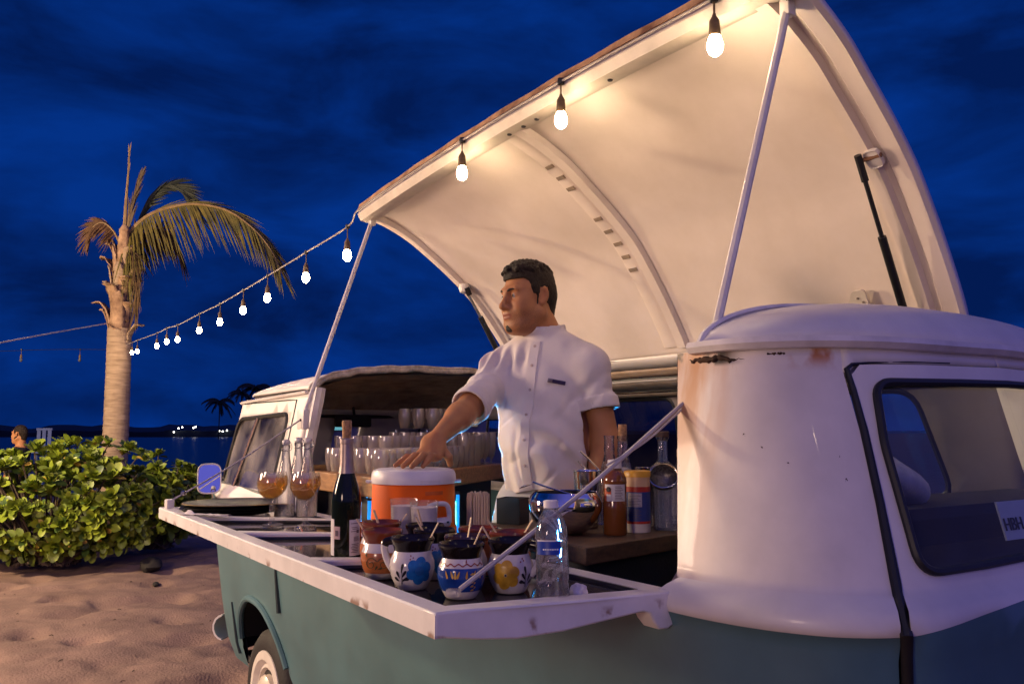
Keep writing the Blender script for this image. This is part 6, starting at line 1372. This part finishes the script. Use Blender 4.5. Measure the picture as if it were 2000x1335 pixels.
elR, wrR = np.array((-1.040, .130, 1.588)), np.array((-.912, -.070, 1.478)); f.cap(shR - dsh, elR, .040, .043, .03); f.cap(elR, elR * .55 + wrR * .45, .044, .040, .02); f.cap(elR * .6 + wrR * .4, wrR, .041, .0255, .02)
elL, wrL = np.array((-.835, .500, 1.462)), np.array((-.800, .425, 1.300)); f.cap(shL - dsh, elL, .040, .043, .03); f.cap(elL, elL * .6 + wrL * .4, .043, .038, .02); f.cap(elL * .6 + wrL * .4, wrL, .038, .027, .02)
# right hand, spread on the lid
LZ = ZT + .001 + .2285; ax = np.array(RT); kn0 = np.array((-.882, -.122, 1.428))
f.ell((wrR + kn0) / 2 + np.array((0, 0, -.002)), (.020, .036, .050), np.array([(lambda n: n / np.linalg.norm(n))(np.cross(ax, kn0 - wrR)), ax, (lambda n: n / np.linalg.norm(n))(kn0 - wrR)]).T, .015)
tips = [(828, 2.445), (806, 2.405), (789, 2.425), (774, 2.465)]; lens_ = (.0098, .0100, .0096, .0086)
for i, ((tpx, td), r0) in enumerate(zip(tips, lens_)):
    kn = kn0 + ax * (.033 - .0215 * i) + np.array((0, 0, (-.004, .001, 0, -.006)[i])); tx_, ty_ = loc2(tpx, td); tip = np.array((tx_, ty_, LZ + .0075)); L = np.linalg.norm(tip - kn); pip = kn + (tip - kn) * .42 + np.array((0, 0, .013)); dip = kn + (tip - kn) * .74 + np.array((0, 0, .006))
    f.cap((wrR * .35 + kn * .65), kn, .013, .0112, .008); f.cap(kn, pip, .0112, r0, .005); f.cap(pip, dip, r0, r0 * .9, .003); f.cap(dip, tip, r0 * .9, r0 * .76, .003)
tb = np.array((-.893, -.070, 1.448)); tm = np.array((-.868, -.058, 1.424)); tx_, ty_ = loc2(881, 2.54); tt = np.array((tx_, ty_, LZ + .008)); f.cap(wrR * .5 + tb * .5, tb, .018, .016, .012); f.cap(tb, tm, .0155, .012, .006); f.cap(tm, tt, .0115, .009, .004)
# left hand, resting on the dark counter
kl = np.array((-.785, .385, 1.262)); f.ell((wrL + kl) / 2, (.040, .024, .048), None, .015); dirl = np.array((.15, -.95, 0)); sdl = np.array((.95, .15, 0))
for i, (ln, r0) in enumerate(((.072, .0095), (.078, .0098), (.072, .0094), (.056, .0084))):
    kn = kl + sdl * (-.030 + .020 * i) + np.array((0, 0, -.004)); tip = kn + dirl * ln; tip[2] = ZC + .008; pip = kn + (tip - kn) * .45 + np.array((0, 0, .016)); f.cap((wrL + kn) / 2, kn, .012, .0108, .008); f.cap(kn, pip, .0108, r0, .004); f.cap(pip, tip, r0, r0 * .75, .003)
f.cap((wrL + kl) / 2 + sdl * -.02, kl + sdl * -.052 + np.array((0, -.004, -.014)), .016, .0125, .01); f.cap(kl + sdl * -.052 + np.array((0, -.004, -.014)), kl + sdl * -.062 + dirl * .032 + np.array((0, 0, -.028)), .0118, .009, .004)
# legs
for s in (1, -1):
    hp_, kp, ap_ = T.p(0, s * .085, 1.16), T.p(.02, s * .095, .80), T.p(-.01, s * .10, FZ + .09); f.cap(hp_, kp, .085, .060, .04); f.cap(kp, ap_, .056, .042, .03); f.cap(ap_ - np.array((0, 0, .03)), T.p(.12, s * .12, FZ + .035), .040, .032, .03)
head_field(f, H, neck, 1.15, HS)
body_o, BV = sdfmesh('body', f, .0030, skin_m, man, None, 1)
def stubble(o, V, H_, sc_, k):
    l = H_.inv(V) / sc_; x, y, z = l.T; s_ = np.clip((-.040 - z) / .02, 0, 1) * np.clip((x + .005) / .03, 0, 1) * np.clip((z + .135) / .02, 0, 1) * (1 - np.exp(-((z + .067) / .010) ** 2 - (y / .024) ** 2)); s_ = np.maximum(s_, .8 * np.exp(-((z + .051) / .006) ** 2) * (np.abs(y) < .028) * (x > .085))
    lp = np.clip(1.35 - np.sqrt((y / .0225) ** 2 + ((z + .0672) / .0105) ** 2), 0, .35) / .35 * (x > .085); q = o.data.attributes.new('lip', 'FLOAT', 'POINT'); q.data.foreach_set('value', lp.astype(np.float32))
    a = o.data.attributes.new('stubble', 'FLOAT', 'POINT'); a.data.foreach_set('value', (s_ * k * (np.linalg.norm(l, axis=1) < .2)).astype(np.float32))
stubble(body_o, BV, H, HS, .42); face_parts(body_o, H, HS)
hf, hpost = hair_field(H, HS); sdfmesh('hair', hf, .0026, hair_m, man, hpost, 0)
# shirt
g = Field(); g.ell(T.p(.0, 0, 1.60), (.118, .168, .20), T.rot(), .05); g.ell(T.p(.040, 0, 1.44) + LEAN * .8, (.138, .166, .18), T.rot(), .06); g.ell(T.p(.018, 0, 1.28) + LEAN * 1.3, (.134, .164, .17), T.rot(), .06)
shl, shr = shL + np.array((-.012, -.006, -.016)), shR + np.array((.010, .006, -.012)); g.cap(neck - np.array((0, 0, .022)), shl, .060, .054, .05); g.cap(neck - np.array((0, 0, .022)), shr, .060, .054, .05); g.cap(neck * .5 + shl * .5 - np.array((0, 0, .012)), shl, .058, .055, .05); g.cap(neck * .5 + shr * .5 - np.array((0, 0, .012)), shr, .058, .055, .05)
cuR = elR * .86 + wrR * .14; cuL = shL * .42 + elL * .58; g.cap(shr, cuR, .056, .054, .05); g.cap(shl, cuL, .057, .057, .05)
for c0, dv, rr in ((cuR, wrR - elR, .0575), (cuL, elL - shL, .0585)):
    dv = dv / np.linalg.norm(dv); g.cap(c0 - dv * .030, c0 - dv * .002, rr, rr + .001, .004)
ncol = T.p(-.005, 0, 1.828); hdir = np.array(T.R @ Vector((.16, 0, 1))); hdir /= np.linalg.norm(hdir)
g.cap(ncol - hdir * .03, ncol + hdir * .018, .0735, .0705, .006)
UP_ = np.array((0, 0, 1.))
def shirt_post(P, v):
    l = T.inv(P); x, y, z = l[:, 0], l[:, 1], l[:, 2]
    v = v + .0055 * vnoise(P * 8, 1) + .0030 * vnoise(P * 19, 2)
    L1 = np.stack([x * 5, y * 15, z * 4.2], 1); L2 = np.stack([x * 6, (y * .8 + z * .6) * 6, (z * .8 - y * .6) * 17], 1)
    crease = lambda q, sd: np.clip(.30 - np.abs(vnoise(q, sd)), 0, 1) / .30
    v = v + .0062 * crease(L1, 21) * np.clip((1.72 - z) / .3, .25, 1) + .0062 * crease(L2, 22) * np.clip(1 - np.abs(z - 1.46) / .26, 0, 1)
    drape = np.clip((1.62 - z) / .2, 0, 1); a = np.arctan2(y, x)                       # soft vertical drape towards the hem
    v = v + .0060 * drape * np.sin(a * 9 + 2.2 * vnoise(P * 5, 6)) * np.clip((1.5 - z) / .25, .15, 1)
    dg = (z - 1.42) * .9 + (y - .06) * .62; v = v + .0075 * np.clip((y + .08) / .12, 0, 1) * np.clip(1 - np.abs(z - 1.46) / .2, 0, 1) * np.sin(dg * 62 + 2.0 * vnoise(P * 7, 7))   # pulls across the belly
    nk = np.clip(1 - np.abs(z - 1.735) / .06, 0, 1) * np.clip(-y / .03, 0, 1); v = v + .009 * nk * np.sin(y * 130 + 1.2 * vnoise(P * 12, 8))         # creases below the collar on the reaching side
    ar = np.clip(1 - np.linalg.norm(P - (shR * .4 + elR * .6), axis=1) / .13, 0, 1); dv = (elR - shR) / np.linalg.norm(elR - shR); v = v + .0065 * ar * np.sin((P @ dv) * 95 + 2.4 * vnoise(P * 9, 9))
    al = np.clip(1 - np.linalg.norm(P - (shL * .55 + elL * .45), axis=1) / .13, 0, 1); dl = (elL - shL) / np.linalg.norm(elL - shL); v = v + .0045 * al * np.sin((P @ dl) * 80 + y * 60 + 2.4 * vnoise(P * 9, 10))
    hem = 1.303 + .012 * np.sin(a * 2 + .5); v = np.maximum(v, (hem - z))
    q = P - ncol; hgt = q @ hdir; rad = np.linalg.norm(q - hgt[:, None] * hdir, axis=1); v = np.maximum(v, np.where(rad < .09, (hgt - .024), -9)); v = np.maximum(v, np.where(hgt > -.012, .0665 - rad, -9))   # open collar
    for c0, dv in ((cuR, wrR - elR), (cuL, elL - shL)):
        dv = dv / np.linalg.norm(dv); q = P - c0; hh = q @ dv; rad = np.linalg.norm(q - hh[:, None] * dv, axis=1); near = rad < .075
        v = np.where(near & (np.abs(hh + .012) < .022), v - .0035, v); v = np.maximum(v, np.where(near, hh - .006, -9)); v = np.maximum(v, np.where((hh > -.014) & (rad < .075), .0535 - rad, -9))
    return v
sh_o, SV = sdfmesh('shirt', g, .0036, shirt_m, man, shirt_post, 1, .035)
def on_front(y, z, off=.0):                           # a point of the shirt's front at lateral y, height z
    l = T.inv(SV); m = (np.abs(l[:, 1] - y) < .008) & (np.abs(l[:, 2] - z) < .008) & (l[:, 0] > .02)
    if not m.any(): return None
    return T.p(l[m, 0].max() + off, y, z)
V = []; F = []; rows = [z for z in np.linspace(1.318, 1.790, 36)]
rows = [z for z in rows if all(on_front(y, z) is not None for y in (-.016, .016))]
for z in rows:
    for y, o_ in ((-.017, -.002), (-.015, .0022), (0, .0030), (.015, .0022), (.017, -.002)): V.append(on_front(y, z, o_) if on_front(y, z) is not None else on_front(0, z, o_))
for i in range(len(rows) - 1):
    for k in range(4): a = i * 5 + k; F.append((a, a + 1, a + 6, a + 5))
mkw('placket', V, F, shirt_m, sh_o)
for z in (1.775, 1.71, 1.63, 1.55, 1.47, 1.39):
    c = on_front(.0, z, .0038)
    if c is None: continue
    rot = Matrix(T.R) @ Matrix.Rotation(R(90), 3, 'Y'); V, F = lathe([(0, .0012), (.0042, .0012), (.0052, 0), (.0045, -.002), (0, -.002)], 12); mkw('button', [tuple(Vector(c) + rot @ Vector(v)) for v in V], F, M('shell_button', (.50, .40, .36), .3, var=.1), sh_o)
c = on_front(.085, 1.655, .004)
if c is not None:
    rot = Matrix(T.R) @ Matrix.Rotation(R(-12), 3, 'X') @ Matrix.Rotation(R(28), 3, 'Z'); V, F = box((0, 0, 0), (.004, .058, .013), None, .001); nb = mkw('name_badge', [tuple(Vector(c) + rot @ Vector(v)) for v in V], F, M('badge_purple', (.045, .03, .09), .35, var=.1), sh_o)
    V, F = box((.002, -.021, 0), (.003, .014, .014), None, .001); mkw('badge_emblem', [tuple(Vector(c) + rot @ Vector(v)) for v in V], F, M('badge_silver', (.35, .30, .30), .3, metal=.7), nb)
g = Field(); g.ell(T.p(.0, 0, 1.25), (.130, .170, .13), T.rot(), .05)
for s in (1, -1): g.cap(T.p(0, s * .088, 1.17), T.p(.02, s * .097, .80), .098, .078, .03); g.cap(T.p(.02, s * .097, .80), T.p(-.01, s * .10, FZ + .09), .076, .066, .02)
sdfmesh('trousers', g, .006, trouser_m, man, lambda P, v: np.maximum(v + .003 * vnoise(P * 14, 4), np.maximum(P[:, 2] - 1.335, FZ + .07 - P[:, 2])), 1)
for s in (1, -1):
    g = Field(); g.cap(T.p(-.03, s * .10, FZ + .045), T.p(.14, s * .125, FZ + .034), .050, .042, .03); g.cap(T.p(-.02, s * .10, FZ + .06), T.p(-.01, s * .1, FZ + .10), .05, .054, .03); sdfmesh('shoe', g, .006, shoe_m, man, lambda P, v: np.maximum(v, np.maximum(FZ + .001 - P[:, 2], P[:, 2] - FZ - .10)), 1)

# ---- the man beyond the bush
x, y = loc2(44, 11.3); B1 = Vector((x, y, 0)); T1 = Frame(B1, (-.45, -.89, 0)); H1 = Frame((x, y, 1.452), (-.66, -.75, -.03)); z0 = -.05; s1 = .95
man2 = thing('person', 'bearded man in dark shirt seen from the shoulders up behind the bush at left', 'person', (x, y, z0)); f = Field(); neck = T1.p(-.02, 0, 1.29)
f.ell(T1.p(0, 0, 1.10), (.11, .16, .19), T1.rot(), .05); f.ell(T1.p(.01, 0, .92), (.11, .15, .16), T1.rot(), .05); f.ell(T1.p(0, 0, .76), (.11, .155, .12), T1.rot(), .05)
for s in (1, -1):
    sh_ = T1.p(0, s * .18, 1.20); el_ = T1.p(.02, s * .23, .93); wr_ = T1.p(.12, s * .20, .72); f.cap(neck - np.array((0, 0, .03)), sh_, .055, .052, .04); f.cap(sh_, el_, .05, .042, .03); f.cap(el_, wr_, .042, .027, .02); f.ell(T1.p(.13, s * .20, .66), (.025, .03, .045), None, .02)
    for i in range(4): f.cap(T1.p(.115 + .018 * i, s * .2, .64), T1.p(.115 + .02 * i, s * .195, .565), .010, .008, .006)
    f.cap(T1.p(.13, s * .18, .68), T1.p(.15, s * .165, .62), .013, .009, .01); f.cap(T1.p(0, s * .08, .70), T1.p(.02, s * .09, .38), .078, .055, .03); f.cap(T1.p(.02, s * .09, .38), T1.p(-.01, s * .1, .03), .052, .04, .03); f.cap(T1.p(-.01, s * .1, .0), T1.p(.12, s * .12, -.01), .038, .03, .03)
head_field(f, H1, neck, 1., s1); b2, _ = sdfmesh('body', f, .0055, skin_m, man2, None, 1); face_parts(b2, H1, s1, 'full'); hf, hpost = hair_field(H1, s1, False); sdfmesh('hair', hf, .005, hair_m, man2, hpost, 0)
g = Field(); g.ell(T1.p(0, 0, 1.10), (.125, .175, .20), T1.rot(), .05); g.ell(T1.p(.01, 0, .88), (.128, .172, .2), T1.rot(), .05)
for s in (1, -1): g.cap(neck - np.array((0, 0, .05)), T1.p(0, s * .18, 1.20), .062, .064, .04); g.cap(T1.p(0, s * .18, 1.20), T1.p(.015, s * .22, .99), .064, .06, .03)
sdfmesh('shirt', g, .007, M('black_shirt', (.012, .011, .014), .85, var=.2), man2, lambda P, v: np.maximum(v + .003 * vnoise(P * 12, 2), .72 - P[:, 2]), 1)
g = Field()
for s in (1, -1): g.cap(T1.p(0, s * .08, .74), T1.p(.02, s * .09, .38), .095, .07, .03); g.cap(T1.p(.02, s * .09, .38), T1.p(-.01, s * .1, .05), .068, .06, .02)
sdfmesh('trousers', g, .008, M('dark_trousers', (.02, .02, .025), .85), man2, lambda P, v: np.maximum(v, np.maximum(P[:, 2] - .82, .03 - P[:, 2])), 1)
